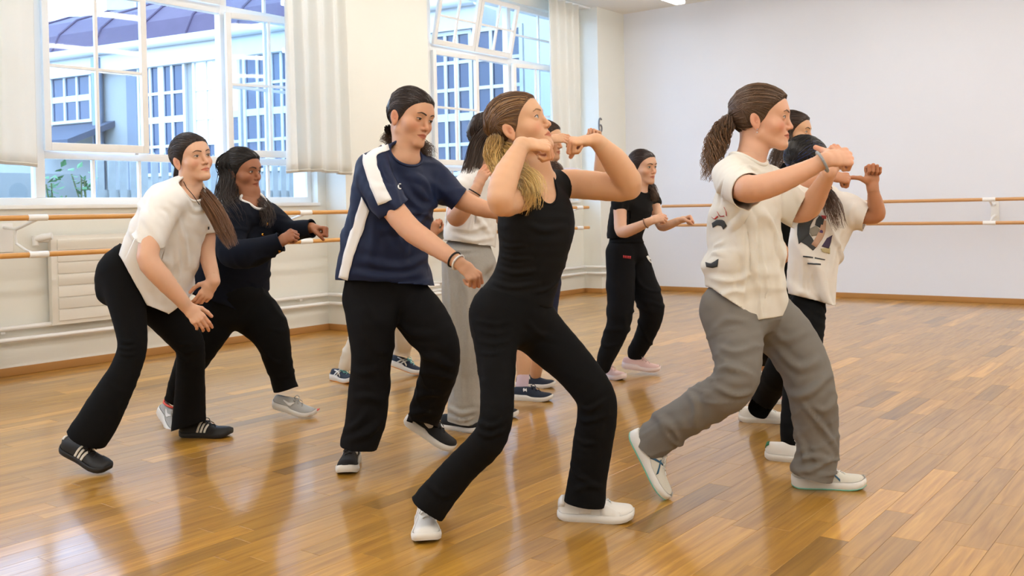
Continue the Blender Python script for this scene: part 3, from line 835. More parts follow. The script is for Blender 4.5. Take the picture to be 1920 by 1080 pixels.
# ================================================================== PEOPLE: builders
# ---- one head, built once in its own frame (x = to her left, y = face, z = up, origin between the ears at eye level)
def head_prims(ears=True):
    S = []
    S.append(Ell((0, -.014, .030), (.0735, .096, .085), k=.01))
    S.append(Ell((0, .024, -.036), (.057, .061, .072), k=.03))
    for sx in (-1, 1):
        S.append(Seg((sx * .0450, .002, -.060), (sx * .014, .069, -.096), .0195, .0150, k=.025))
        S.append(Ell((sx * .040, .052, -.028), (.026, .026, .025), k=.025))
        S.append(Seg((sx * .036, .073, .020), (sx * .008, .082, .018), .011, .009, k=.018))
    S.append(Ell((0, .050, .037), (.054, .0385, .046), k=.03))
    S.append(Ell((0, .0785, -.0965), (.0185, .0140, .0140), k=.018))
    S.append(Ell((0, .0715, -.062), (.027, .0205, .0235), k=.02))
    for sx in (-1, 1): S.append(Ell((sx * .0335, .1075, -.001), (.0215, .0235, .0165), k=.016, op=-1))
    S.append(Seg((0, .0835, .010), (0, .1020, -.0300), .0064, .0078, k=.014))
    S.append(Ell((0, .1035, -.0340), (.0090, .0078, .0076), k=.006))
    for sx in (-1, 1):
        S.append(Ell((sx * .0115, .0925, -.0370), (.0064, .0085, .0064), k=.006))
        S.append(Ell((sx * .0315, .0712, .000), (.0165, .0150, .0138), k=.003))
        S.append(Seg((sx * .018, .0820, .0098), (sx * .046, .0725, .0082), .0034, .0030, k=.007))
    for sx in (-1, 1): S.append(Ell((sx * .0056, .0985, -.0438), (.0030, .0055, .0026), k=.003, op=-1))
    for sx in (-1, 1):
        S.append(Seg((sx * .0225, .0785, -.0640), (sx * .004, .0915, -.0590), .0028, .0050, k=.006))
        S.append(Seg((sx * .0205, .0785, -.0660), (0, .0895, -.0705), .0028, .0062, k=.006))
    S.append(Seg((-.024, .0830, -.0645), (0, .1000, -.0645), .0012, k=.003, op=-1)); S.append(Seg((.024, .0830, -.0645), (0, .1000, -.0645), .0012, k=.003, op=-1))
    if ears:
        for sx in (-1, 1):
            a = math.radians(16); t = -math.radians(17) * sx
            R1 = np.array([[1, 0, 0], [0, math.cos(a), math.sin(a)], [0, -math.sin(a), math.cos(a)]])
            R2 = np.array([[math.cos(t), -math.sin(t), 0], [math.sin(t), math.cos(t), 0], [0, 0, 1]])
            R = R1 @ R2
            c = np.array([sx * .0760, -.012, -.014])
            S.append(Ell(c, (.0065, .0175, .0300), k=.005, M=R))
            S.append(Ell(c + np.array([sx * .0070, .004, .003]), (.0060, .0105, .0180), k=.004, op=-1, M=R))
            S.append(Ell(c + np.array([sx * .001, .006, -.003]), (.0045, .004, .006), k=.004, M=R))
            S.append(Ell(c + np.array([-sx * .002, .004, -.026]), (.0045, .0075, .0085), k=.006, M=R))
    return S
HEAD = head_prims()
HL, HH = np.array([-.098, -.128, -.140]), np.array([.098, .134, .134])
HRES = 0.0025
HAX = axes_for(HL, HH, HRES)
HD = np.full(tuple(len(a) for a in HAX), 0.3, np.float32)
eval_into(HD, HAX, HEAD, .05)
_hd0 = np.full(HD.shape, 0.3, np.float32); eval_into(_hd0, HAX, head_prims(False), .05)
_hv, _hf = surface_nets(_hd0, HAX, HRES)
SKULL = BVHTree.FromPolygons([tuple(v) for v in _hv], [tuple(f) for f in _hf])
def face_y(x, z):
    r = SKULL.ray_cast(Vector((x, .3, z)), Vector((0, -1, 0)))
    return r[0].y if r[0] is not None else .05
def skull_r(d, off):
    d = Vector(d).normalized(); c = Vector((0, -.012, .02))
    r = SKULL.ray_cast(c + d * .4, -d)
    p = r[0] if r[0] is not None else c + d * .09
    return np.array(p + d * off)
def hair_ylim(z):
    return np.interp(z, [-.095, -.075, -.05, -.034, -.024, -.005, .02, .04, .055, .066, .074, .09], [-.09, -.052, -.036, -.022, .004, .020, .034, .052, .069, .080, .10, .2])
_ax5 = axes_for(HL, HH, .0045); _hd5 = np.full(tuple(len(a) for a in _ax5), 0.3, np.float32); eval_into(_hd5, _ax5, head_prims(False), .05)
_cv, _cf = surface_nets(_hd5, _ax5, .0045)      # coarser scalp for the hair caps
_hn = vnormals(_cv, _cf)

def skin_tint(q, base, blush=1.0, lips=(0.70, 0.33, 0.30)):
    """her own colouring: lips, nose, cheeks, ears; plus painted shade in ear hollows, mouth line, nostrils - head-frame points"""
    base = np.asarray(base); C = np.tile(base, (len(q), 1))
    x, y, z = q[:, 0], q[:, 1], q[:, 2]
    def mix(C, w, m): return C * (1 - w[:, None] * (1 - np.asarray(m)[None, :]))
    ck = np.exp(-(((np.abs(x) - .042) / .020) ** 2 + ((z + .032) / .020) ** 2)) * (y > .02)
    C = mix(C, ck * .55 * blush, (1.0, .72, .70))
    nz = np.exp(-((x / .014) ** 2 + ((z + .034) / .014) ** 2)) * (y > .09)
    C = mix(C, nz * .5, (1.0, .78, .76))
    er = sstep(.066, .074, np.abs(x)) * (np.abs(y + .01) < .035) * (np.abs(z + .018) < .04)
    C = mix(C, er * .5, (1.0, .74, .68))
    zc = -.0642 - .0006 * (np.abs(x) / .02)
    cn = np.exp(-(((y + .008) / .008) ** 2 + ((z + .012) / .012) ** 2)) * (np.abs(x) > .068) * (np.abs(x) < .0805)
    C = mix(C, cn * .8, (.74, .52, .46))  # shade of the ear hollow painted into the skin
    hw = .0098 * np.clip(1 - (np.abs(x) / .0245) ** 1.8, 0, 1) + .0002
    lp = sstep(1.15, .80, np.abs(z - zc) / hw) * (np.abs(x) < .0245) * (y > .06)
    C = mix(C, lp * .85, lips)
    ln = np.exp(-((z - zc) / .0016) ** 2) * (np.abs(x) < .024) * (y > .06)
    C = mix(C, ln * .6, (.55, .4, .4))  # dark crease between the lips, shade painted on
    nos = np.exp(-(((np.abs(x) - .0056) / .0028) ** 2 + ((z + .0432) / .0022) ** 2)) * (y > .085)
    C = mix(C, nos * .75, (.45, .32, .30))  # shade inside the nostrils painted in
    return C

M_skin = {}
def skin_mat(name, base):
    m = mat(name, (200, 150, 120), .48, .4, attr='tint', sss=.12, var=.03, var_scale=30, bump=.05, bump_scale=700)
    return m

# ---- hands
def hand_prims(w, D, N, side, pose, s=0.95):
    """w wrist point, D where the fingers start out to, N out of the back of the hand, side +1 right / -1 left"""
    D = nrm(D); N = nrm(N - D * np.dot(N, D)); T = np.cross(N, D) * side
    S = []
    def at(d, t, n): return np.asarray(w) + s * (D * d + T * t + N * n)
    S.append(Seg(at(-.01, 0, 0), at(.030, .002, 0), .0235 * s, .030 * s, .0165 * s, .0155 * s, T, T, k=.012))
    S.append(Seg(at(.030, .002, 0), at(.074, .001, 0), .0300 * s, .0345 * s, .0155 * s, .0115 * s, T, T, k=.010))
    S.append(Ell(at(.036, .020, -.010), (.017 * s,) * 3, k=.015))
    poses = {'fist': ((78, 98, 55), (80, 100, 55), (82, 100, 55), (84, 100, 55)),
             'loose': ((52, 82, 40), (60, 88, 45), (66, 90, 45), (70, 90, 45)),
             'relaxed': ((22, 28, 15), (28, 32, 18), (33, 36, 20), (38, 40, 22)),
             'open': ((8, 14, 8), (10, 16, 10), (13, 18, 10), (16, 20, 12)),
             'point': ((20, 35, 20), (60, 88, 45), (70, 92, 45), (75, 92, 45))}
    fp = poses[pose.split('+')[0]]
    fl = [((.0275, .084), (.039, .024, .019), .0088), ((.0095, .088), (.043, .027, .020), .0090), ((-.0085, .085), (.040, .025, .019), .0085), ((-.0250, .077), (.031, .018, .017), .0076)]
    for (t0, d0), L, r in fl:
        i = fl.index(((t0, d0), L, r)); a = 0.0; p = at(d0 - .012, t0, -.001); spread = t0 * (1.1 if pose in ('open', 'relaxed') else .1)
        q0 = at(d0, t0, .0005)
        S.append(Seg(p, q0, r * s * 1.05, k=.008))
        p = q0
        for j in range(3):
            a += math.radians(fp[i][j])
            d = D * math.cos(a) - N * math.sin(a) + T * spread
            q = p + nrm(d) * L[j] * s
            S.append(Seg(p, q, r * s * (1.0 - .09 * j), r * s * (.93 - .09 * j), k=.0028)); p = q
    th = pose.split('+')[1] if '+' in pose else {'fist': 'over', 'loose': 'over', 'relaxed': 'side', 'open': 'out', 'point': 'over'}[pose]
    p = at(.018, .022, -.006)
    ways = {'over': ((.70, .55, -.55), (.80, -.10, -.60), (.50, -.62, -.58)),
            'side': ((.72, .62, -.40), (.90, .30, -.35), (.95, .12, -.30)),
            'out': ((.62, .75, -.25), (.72, .66, -.2), (.80, .55, -.2)),
            'up': ((.45, .85, -.15), (.10, .98, -.05), (-.10, .98, .05)),
            'stub': ((.50, .70, -.45), (.15, .70, -.60), (-.35, .75, -.3))}[th]
    for j, (wv, L, r) in enumerate(zip(ways, (.042, .033, .027), (.0125, .0105, .0092))):
        q = p + nrm(D * wv[0] + T * wv[1] + N * wv[2]) * L * s
        S.append(Seg(p, q, r * s, r * s * .9, k=.010 if j == 0 else .004)); p = q
    return S

# ---- chains drawn from sight lines: rows (px, py, depth offset, half width px)
class Grp:
    """segments of one limb, joined hard among themselves and blended as one into the rest"""
    def __init__(s, segs, k, kin=.004):
        s.segs = segs; s.k = k; s.op = 1; s.kin = kin
        for q in segs: q.k = kin
    def box(s, m):
        b = [q.box(m + s.k) for q in s.segs]; return np.min([x[0] for x in b], 0), np.max([x[1] for x in b], 0)
    def ev(s, X, Y, Z):
        ax = (X.ravel(), Y.ravel(), Z.ravel()); D = np.full(tuple(len(a) for a in ax), 1.0, np.float32)
        eval_into(D, ax, s.segs, s.k + .025); return D
class Chain:
    """tapered elliptic chain through points; ratio = depth/width of the section; yaw = which way the body faces"""
    def __init__(s, D0, rows, yaw=None, ratio=1.0, sub=3, k=.02, grow=0.0):
        rows = np.array([list(r) + [ratio] * (5 - len(r)) for r in rows], float)
        C = np.array([P(r[0], r[1], D0 + r[2]) for r in rows]); dep = D0 + rows[:, 2]
        R = rows[:, 3] * dep / F_PX
        X = crspline(np.column_stack([C, R, rows[:, 4]]), sub)
        s.c, s.r, s.q = X[:, :3], X[:, 3], X[:, 4]; s.k = k; s.yaw = yaw; s.rows = rows; s.nodes = C
    def prims(s, d=0.0, f=1.0, k=None, a=0, b=None):
        return [Grp(s.segs(d, f)[a:b], s.k if k is None else k)]
    def segs(s, d=0.0, f=1.0, k=None):
        out = []; k = s.k if k is None else k
        for i in range(len(s.c) - 1):
            if s.yaw is None:
                out.append(Seg(s.c[i], s.c[i + 1], max(.004, s.r[i] * f + d), max(.004, s.r[i + 1] * f + d), k=min(k, .012) if 0 < i else k))
            else:
                U = []
                ab = []
                for j in (i, i + 1):
                    y = math.radians(s.yaw[0] + (s.yaw[1] - s.yaw[0]) * j / (len(s.c) - 1)) if isinstance(s.yaw, (tuple, list)) else math.radians(s.yaw)
                    lat = wdir(math.cos(y), 0, math.sin(y)); U.append(lat)
                    a = s.r[j] / math.sqrt(math.cos(y) ** 2 + (s.q[j] * math.sin(y)) ** 2)
                    ab.append((max(.01, a * f + d), max(.01, a * s.q[j] * f + d)))
                out.append(Seg(s.c[i], s.c[i + 1], ab[0][0], ab[1][0], ab[0][1], ab[1][1], U[0], U[1], k=k, cap=.7))
        return out
    def end(s, which=-1):
        c = s.c
        return (c[-1], nrm(c[-1] - c[-2])) if which == -1 else (c[0], nrm(c[0] - c[1]))

def folds(V, N, axis_dir, amp, across, along, seed, mask=None):
    """cloth creases: narrow ridges, fine along axis_dir and long across it"""
    a = nrm(axis_dir); t = V @ a
    rest = V - t[:, None] * a
    w = vnoise(V * 5.0, seed + 9) * .05
    n1 = vnoise(rest * along + a * ((t + w) * across)[:, None], seed)
    n2 = vnoise(rest * along * 1.7 + a * ((t + w) * across * 1.8)[:, None] + 17.3, seed + 5)
    d = (np.exp(-(n1 / .20) ** 2) - .35) * 1.5 * amp * sstep(-.5, .5, vnoise(V * 4.0 + 7.7, seed + 3)) + n2 * amp * .35
    if mask is not None: d = d * mask
    return V + N * d[:, None]

def crease(V, Fq, N, lines):
    """single folds laid where the cloth pulls: rows (sight-line points, half width px, height m)"""
    b = bvh_of(V, Fq); d = np.zeros(len(V))
    for pl, w, amp in lines:
        pts = []
        for q in crspline(np.array(pl, float), 3):
            r = nrm(ray(q[0], q[1])); h_ = b.ray_cast(Vector(CAM), Vector(r))
            if h_[0] is not None: pts.append(np.array(h_[0]))
        if len(pts) < 2: continue
        pts = np.array(pts); wm = w * depth_of(pts[0]) / F_PX
        best = np.full(len(V), 9.0); tt = np.zeros(len(V)); n = len(pts) - 1
        for i in range(n):
            a, e = pts[i], pts[i + 1] - pts[i]; t = np.clip((V - a) @ e / (e @ e + 1e-12), 0, 1)
            dd = np.linalg.norm(V - a - t[:, None] * e, axis=1); m = dd < best
            best[m] = dd[m]; tt[m] = (i + t[m]) / n
        prof = np.exp(-(best / wm) ** 2) - .45 * np.exp(-((best - 2.0 * wm) / wm) ** 2)
        d += amp * prof * (np.sin(PI * np.clip(tt, .02, .98)) ** .5)
    return V + N * d[:, None]
def garment(name, prims, h, cuts, m, parent, fold=None, thick=.003, collar=None, smooth_it=1, creases=None):
    V, Fq = mesh_prims(prims, h)
    V = smooth_v(V, Fq, smooth_it, .5)
    if creases: V = crease(V, Fq, vnormals(V, Fq), creases)
    if fold:
        for fd in (fold if isinstance(fold, list) else [fold]):
            V = fd(V, vnormals(V, Fq))
    edges = []
    for c in cuts:
        if c[0] == 'plane': V, Fq, e = clip_plane(V, Fq, c[1], c[2], c[3] if len(c) > 3 else None, c[4] if len(c) > 4 else 0.0, 3)
        else:
            V, Fq, e = clip_ell(V, Fq, c[1], c[2], c[3])
            if len(c) > 4 and c[4]: edges.append(V[e])
    me = mesh_np(name, V, Fq, m)
    o = link(name, me); o.parent = parent; o.matrix_parent_inverse = parent.matrix_world.inverted()
    if name not in ('trousers', 'leggings', 'sweatpants', 'joggers', 'sock'):
        md = o.modifiers.new('Solidify', 'SOLIDIFY'); md.thickness = thick; md.offset = 0.0
    return o, V, Fq, edges

def bvh_of(V, Fq): return BVHTree.FromPolygons([tuple(v) for v in V], [tuple(int(i) for i in f) for f in Fq])
def decal(name, bvh, left, right, n, m_, mtl, parent, off=.0035, alt=None):
    """thin print or stripe lying on a surface: ruled between two sight-line polylines"""
    def resample(pl, k):
        pl = np.array(pl, float); s = np.concatenate([[0], np.cumsum(np.linalg.norm(np.diff(pl, axis=0), axis=1))])
        t = np.linspace(0, s[-1], k); return np.column_stack([np.interp(t, s, pl[:, i]) for i in (0, 1)])
    L, Rr = resample(left, n), resample(right, n); V = []; ok = []
    for i in range(n):
        for j in range(m_):
            q = L[i] + (Rr[i] - L[i]) * j / (m_ - 1); r = nrm(ray(q[0], q[1]))
            h_ = bvh.ray_cast(Vector(CAM), Vector(r))
            if h_[0] is None: V.append((0, 0, 0)); ok.append(False)
            else:
                nn = np.array(h_[1]); nn = nn if nn @ r < 0 else -nn
                V.append(np.array(h_[0]) + nn * off); ok.append(True)
    Fc = []
    for i in range(n - 1):
        for j in range(m_ - 1):
            f = [i * m_ + j, i * m_ + j + 1, (i + 1) * m_ + j + 1, (i + 1) * m_ + j]
            if all(ok[q] for q in f): Fc.append(f)
    if not Fc: print('decal missed', name); return None
    V, Fq = compact(np.array(V, float), np.array(Fc))
    # drop stray stretched faces
    ed = np.max([np.linalg.norm(V[Fq[:, a]] - V[Fq[:, (a + 1) % 4]], axis=1) for a in range(4)], axis=0)
    Fq = Fq[ed < np.median(ed) * 4 + .004]
    V, Fq = compact(V, Fq)
    o = link(name, mesh_np(name, V, Fq, mtl)); o.parent = parent
    md = o.modifiers.new('Solidify', 'SOLIDIFY'); md.thickness = .0015; md.offset = 0
    return o

# ---- hair
def hair_mat(name, c1, c2=None, rough=.38):
    if name in MATS: return MATS[name]
    m = bpy.data.materials.new(name); m.use_nodes = True; nt = m.node_tree; b = nt.nodes['Principled BSDF']
    a = nt.nodes.new('ShaderNodeAttribute'); a.attribute_name = 'tint'
    nt.links.new(a.outputs['Color'], b.inputs['Base Color'])
    b.inputs['Roughness'].default_value = rough; b.inputs['Specular IOR Level'].default_value = .45
    b.inputs['Sheen Weight'].default_value = .1
    MATS[name] = m; return m
def strands_obj(name, guides, widths, n, r, colors, mtl, parent, seed, wave=0.0, wfreq=3.0, k=16, jitter=.25, flat=None, tip=.35, curl=0.0):
    """bundle of hair strands round a guide line (world points); widths = bundle radius at each guide point; colors = list of rgb root->tip"""
    g = np.random.default_rng(seed); n = int(n * 1.9); r = r * .48
    G = crspline(np.column_stack([np.array(guides, float), np.array(widths, float)]), 6)
    s = np.linspace(0, 1, len(G)); t = np.linspace(0, 1, k)
    C = np.column_stack([np.interp(t, s, G[:, i]) for i in range(4)])
    tan = np.gradient(C[:, :3], axis=0); tan /= np.linalg.norm(tan, axis=1)[:, None]
    u = np.zeros((k, 3)); ref = FWD if flat is None else np.asarray(flat)
    u = np.cross(tan, ref); u /= np.linalg.norm(u, axis=1)[:, None]; w = np.cross(tan, u)
    ang = g.random(n) * 2 * PI; rad = np.sqrt(g.random(n)); L = 1 - g.random(n) * jitter
    Pn = np.zeros((n, k, 3)); Rn = np.zeros((n, k)); Cc = np.zeros((n, k, 3)); cols = np.array(colors)
    for i in range(n):
        ti = t * L[i]; c = np.column_stack([np.interp(ti, t, C[:, j]) for j in range(4)])
        uu = np.column_stack([np.interp(ti, t, u[:, j]) for j in range(3)]); ww = np.column_stack([np.interp(ti, t, w[:, j]) for j in range(3)])
        ph = g.random() * 6.28; a = ang[i] + .6 * ti * (g.random() - .5)
        fl = 1.0 if flat is None else .45
        off = c[:, 3:4] * rad[i] * (np.cos(a)[:, None] * uu + fl * np.sin(a)[:, None] * ww)
        wf = wfreq * (0.8 + .4 * g.random())
        env = sstep(0.02, .3, ti)[:, None]
        off = off + env * wave * (np.sin(2 * PI * wf * ti + ph)[:, None] * uu + curl * np.cos(2 * PI * wf * ti + ph)[:, None] * ww)
        Pn[i] = c[:, :3] + off
        Rn[i] = r * (.75 + .5 * g.random()) * (1 - (1 - tip) * sstep(.6, 1, t))
        tt = np.clip(ti + (g.random() - .5) * .18, 0, 1) * (len(cols) - 1); i0 = np.minimum(tt.astype(int), len(cols) - 2 if len(cols) > 1 else 0)
        fr = (tt - i0)[:, None]; cc = cols[i0] * (1 - fr) + cols[np.minimum(i0 + 1, len(cols) - 1)] * fr
        Cc[i] = cc * (.72 + .5 * g.random())
    V, Fq = tubes_np(Pn, Rn, 3)
    colsV = np.repeat(Cc.reshape(-1, 3), 3, axis=0)
    me = mesh_np(name, V, Fq, mtl, colors=colsV)
    o = link(name, me); o.parent = parent; o.matrix_parent_inverse = parent.matrix_world.inverted()
    return o

class Person:
    def __init__(s, name_label, D0, base_px, group=None):
        s.D0 = D0
        b = hit(*base_px, 2, 0.0)
        s.root = thing('person', name_label, 'person', b)
        bpy.context.view_layer.update()
        s.root.matrix_world = Matrix.Translation(Vector([float(q) for q in b]))
        s.inv = s.root.matrix_world.inverted()
        s.body = []; s.handp = []; s.cutw = []
    def par(s, o): o.parent = s.root; o.matrix_parent_inverse = s.inv; return o
    def head(s, px, py, dd, yaw, pitch, roll, sc=1.0):
        a, b, c = math.radians(yaw), math.radians(pitch), math.radians(roll)
        f = wdir(math.sin(a) * math.cos(b), math.sin(b), -math.cos(a) * math.cos(b))
        r = wdir(math.cos(a), 0, math.sin(a))                       # image-right side of a face seen from the front = her left
        u = np.cross(r, f)
        if u @ _z < 0: u = -u
        r, u = r * math.cos(c) + u * math.sin(c), u * math.cos(c) - r * math.sin(c)
        s.HR = np.column_stack([np.cross(f, u), f, u]); s.Ho = P(px, py, s.D0 + dd); s.hs = sc
        return s
    def hw(s, q): return s.Ho + s.hs * (np.asarray(q) @ s.HR.T)      # head frame -> world
    def hl(s, p): return ((np.asarray(p) - s.Ho) @ s.HR) / s.hs
    def build_body(s, skin, neck_rows, torso, arms, hands, legs=(), blush=1.0, h=.0090, lips=(0.70, 0.33, 0.30), extra=(), hres=.0027):
        """skin (linear rgb); neck_rows [(px,py,dd,hw)...] from nape down; arms list of Chain; hands list of dict"""
        nk0 = s.hw((0, -.030, -.050)); nb = [P(r[0], r[1], s.D0 + r[2]) for r in neck_rows]; nr = [r[3] * (s.D0 + r[2]) / F_PX for r in neck_rows]
        neck = [Seg(nk0, nb[0], nr[0] * .96, nr[0], k=.022)] + [Seg(nb[i], nb[i + 1], nr[i], nr[i + 1], k=.02) for i in range(len(nb) - 1)]
        # head patch
        prl = []
        for p in neck:
            q = p.xf(s.HR.T, s.Ho); sc = 1 / s.hs
            q.p0 *= sc; q.p1 *= sc; q.a0 *= sc; q.a1 *= sc; q.b0 *= sc; q.b1 *= sc; prl.append(q)
        Dh = HD.copy(); eval_into(Dh, HAX, prl, .03)
        V, Fq = surface_nets(Dh, HAX, HRES)
        V = smooth_v(V, Fq, 1, .35)
        col = skin_tint(V, skin, blush, lips)
        parts = [(s.hw(V), Fq, col)]
        # body patch
        prims = list(neck) + list(torso) + [q for a in arms for q in a] + [q for l in legs for q in l] + list(extra)
        Vb, Fb = mesh_prims(prims, h)
        Vb = smooth_v(Vb, Fb, 1, .4)
        nd = np.linalg.norm(Vb - nk0, axis=1)
        q = s.hl(Vb); f = np.where((nd < .16) & (np.abs(q[:, 0]) < .09) & (np.abs(q[:, 1]) < .12), (q[:, 2] + .1250) * s.hs, -1)
        Vb, Fb, _ = _clip(Vb, Fb, f, s.HR[:, 2][None, :])
        for hd in hands:
            f = np.where(np.linalg.norm(Vb - hd['w'], axis=1) < hd.get('cr', .06), (Vb - hd['w']) @ hd['fd'] + .013, -1)
            Vb, Fb, _ = _clip(Vb, Fb, f, hd['fd'][None, :])
        parts.append((Vb, Fb, np.tile(np.asarray(skin), (len(Vb), 1))))
        for hd in hands:
            T = nrm(np.cross(hd['N'], hd['D'])); D = nrm(hd['D']); N = np.cross(D, T) * -1
            pr = hand_prims(hd['w'], hd['D'], hd['N'], hd['side'], hd['pose'], hd.get('s', .95)) + [hd['fore']]
            Vh, Fh = mesh_prims(pr, hres)
            Vh = smooth_v(Vh, Fh, 1, .3)
            Vh, Fh, _ = clip_plane(Vh, Fh, hd['w'] - hd['fd'] * .028, -hd['fd'])
            c = np.tile(np.asarray(skin), (len(Vh), 1))
            dd = np.linalg.norm(Vh - hd['w'], axis=1); wgt = sstep(.06, .12, dd)[:, None]
            c = c * (1 - wgt * (1 - np.array([1.0, .86, .82])))
            parts.append((Vh, Fh, c))
        o = 0; VV, FF, CC = [], [], []
        for V, Fq, c in parts: VV.append(V); FF.append(Fq + o); CC.append(c); o += len(V)
        me = mesh_np('body', np.concatenate(VV), np.concatenate(FF), skin_mat('skin', skin), colors=np.concatenate(CC))
        ob = s.par(link('body', me)); s.skin = skin
        s.bodyV = (Vb, Fb)
        return ob
    def arm(s, rows, hand=None, D=None, N=None, side=1, pose='loose', hsz=.95, k=.02, cr=.06):
        ch = Chain(s.D0, rows, sub=3, k=k)
        pr = ch.prims()
        hd = None
        if D is not None:
            w = ch.c[-1]; fd = nrm(ch.c[-1] - ch.c[-3]); Dv = cdir(*D)
            hd = dict(w=w, D=Dv, N=cdir(*N), side=side, pose=pose, s=hsz, fd=fd, cr=cr,
                      fore=Grp(ch.segs()[-5:], .012))
        L = [np.linalg.norm(ch.nodes[i + 1] - ch.nodes[i]) for i in range(len(ch.nodes) - 1)]
        return pr, hd, ch
    # eyes and brows
    def face(s, iris=(.25, .16, .09), brow=(.05, .03, .02), lid=.14, gaze=(0, 0)):
        Me = [mat('eye_white', (206, 196, 190), .25), mat('iris_%d%d%d' % tuple(int(c * 99) for c in iris), iris, .15, linear=True), mat('pupil', (10, 8, 8), .1), mat('lash', (30, 22, 18), .6)]
        for sx in (-1, 1):
            c = np.array([sx * .0315, .0712, 0.0]); r = np.array([.0170, .0155, .0143])
            def on(x, z):
                q = np.clip(1 - (x / r[0]) ** 2 - (z / r[2]) ** 2, .02, 1); return c + np.array([x, r[1] * math.sqrt(q), z])
            n, mm = 13, 7; up = .0066 * (1 - lid); V = []; 
            for i in range(n):
                t = -1 + 2 * i / (n - 1); x = t * .0140
                zu = up * (1 - abs(t) ** 2.2) + .0008 * t * sx; zl = -.0048 * (1 - abs(t) ** 2.4) + .0008 * t * sx
                for j in range(mm): V.append(on(x, zl + (zu - zl) * j / (mm - 1)))
            Fc = [[i * mm + j, (i + 1) * mm + j, (i + 1) * mm + j + 1, i * mm + j + 1] for i in range(n - 1) for j in range(mm - 1)]
            e = s.par(link('eye', mesh_np('eye', s.hw(np.array(V)), np.array(Fc), Me[0])))
            gx, gz = gaze[0], gaze[1]
            def disc(rad, off, nm, mt):
                V = [on(gx, gz) + [0, off, 0]]; k = 16; zu = up - .0004
                for i in range(k):
                    a = 2 * PI * i / k; x, z = gx + rad * math.cos(a), gz + rad * math.sin(a)
                    V.append(on(x, float(np.clip(z, -.0047, zu))) + [0, off, 0])
                d = link(nm, mesh_np(nm, s.hw(np.array(V)), [[0, 1 + i, 1 + (i + 1) % k] for i in range(k)], mt)); d.parent = e
            disc(.0062, .0004, 'iris', Me[1]); disc(.0028, .0007, 'pupil', Me[2])
            pts = []
            for i in range(11):
                t = -1 + .2 * i; x = t * .0150; pts.append(on(np.clip(x, -.0158, .0158), up * (1 - abs(t) ** 2.2) + .0009 * t * sx) + [0, .0010, .0002])
            V, Fc = tube_arrays(s.hw(np.array(pts)), [.0004] + [.0013] * 9 + [.0006], 6)
            d = link('lashes', mesh_np('lashes', np.array(V), Fc, Me[3])); d.parent = e
            # brow
            V = []; n = 10
            for i in range(n):
                t = i / (n - 1); x = sx * (.0115 + .038 * t); z = .0185 + .0065 * math.sin(PI * min(1, t * 1.25) * .62) - .005 * max(0, t - .65) / .35
                hh = .0031 * (1 - .65 * t ** 2)
                for q in (-1, -.33, .33, 1): zz = z + q * hh; V.append((x, face_y(x, zz) + .0010 + .0006 * (1 - q * q), zz))
            Fc = [[i * 4 + j, (i + 1) * 4 + j, (i + 1) * 4 + j + 1, i * 4 + j + 1] for i in range(n - 1) for j in range(3)]
            s.par(link('eyebrow', mesh_np('eyebrow', s.hw(np.array(V)), np.array(Fc), mat('brow_%d' % int(sum(brow) * 1000), brow, .7, linear=True))))
    def hair_cap(s, color, tie=(0, -.105, -.02), n=150, vol=.006, part=None, rs=.0012, seed=1, tie2=None, streak=None, front=True):
        """scalp of combed-back hair: a base cap and strands running to the tie; part = x of a centre parting"""
        color = np.asarray(color); Mh = hair_mat('hair', color)
        V, Fq = _cv.copy(), _cf
        lim = V[:, 1] - hair_ylim(V[:, 2])
        depth = np.clip(-lim, 0, .05)
        vol_ = vol * (1 - .85 * np.exp(-((V[:, 1] + .010) / .020) ** 2 - ((V[:, 2] + .010) / .030) ** 2))
        V = V + _hn * (.0012 + vol_ * sstep(0, .03, depth))[:, None]
        f = np.where(V[:, 2] < -.085, .01, lim)
        V, Fq, eg = _clip(V, Fq, f, np.array([[0, 1.0, 0]]))
        EDG = V[eg & (V[:, 2] > -.045) & (V[:, 1] > -.035)]
        EDGT = EDG[EDG[:, 2] > .035]
        CAPV = V[(V[:, 1] > -.02) & (V[:, 2] > .0)]
        c = np.tile(color * .8, (len(V), 1))
        n_ = vnoise(V * np.array([90, 10, 40.0]), 4)
        c = c * (1 + .25 * n_)[:, None]
        V = V + _hn[:1] * 0
        cap = s.par(link('hair', mesh_np('hair', s.hw(V), Fq, Mh, colors=c)))
        g = np.random.default_rng(seed); k = 10; Pn = []; Cn = []; n = int(n * 2.6); rs = .00125
        ctr = np.array([0, -.012, .02])
        CAPN = V[(V[:, 2] < .012) & (V[:, 1] < -.015)]
        for i in range(n):
            nape = g.random() < .22
            if nape: st = CAPN[g.integers(len(CAPN))] - ctr
            elif part is None or g.random() < .55:
                if g.random() < .3:
                    q_ = CAPV[g.integers(len(CAPV))]
                elif g.random() < .5: q_ = EDGT[g.integers(len(EDGT))]
                else: q_ = EDG[g.integers(len(EDG))]
                st = q_ + np.array([0, -.001 - .018 * g.random() ** 3, .004 * g.random() ** 2]) - ctr
            else:
                y = .075 - .15 * g.random() ** .8; st = np.array([part + (g.random() - .5) * .004, y, .10]) - ctr
            if tie2 is not None: tt = np.array(tie if st[0] + (g.random() - .5) * .004 < (part or 0) else tie2)
            else: tt = np.array(tie)
            en = tt + g.normal(0, .006, 3) - ctr
            d0, d1 = nrm(st), nrm(en); pts = []
            if nape: wp_ = nrm(d0 + d1)
            xw = st[0]; wp_ = wp_ if nape else nrm(np.array([xw * 1.15, -.025, max(.012, .088 - .95 * abs(xw))])) * 1.5
            bend = g.random() * .0035
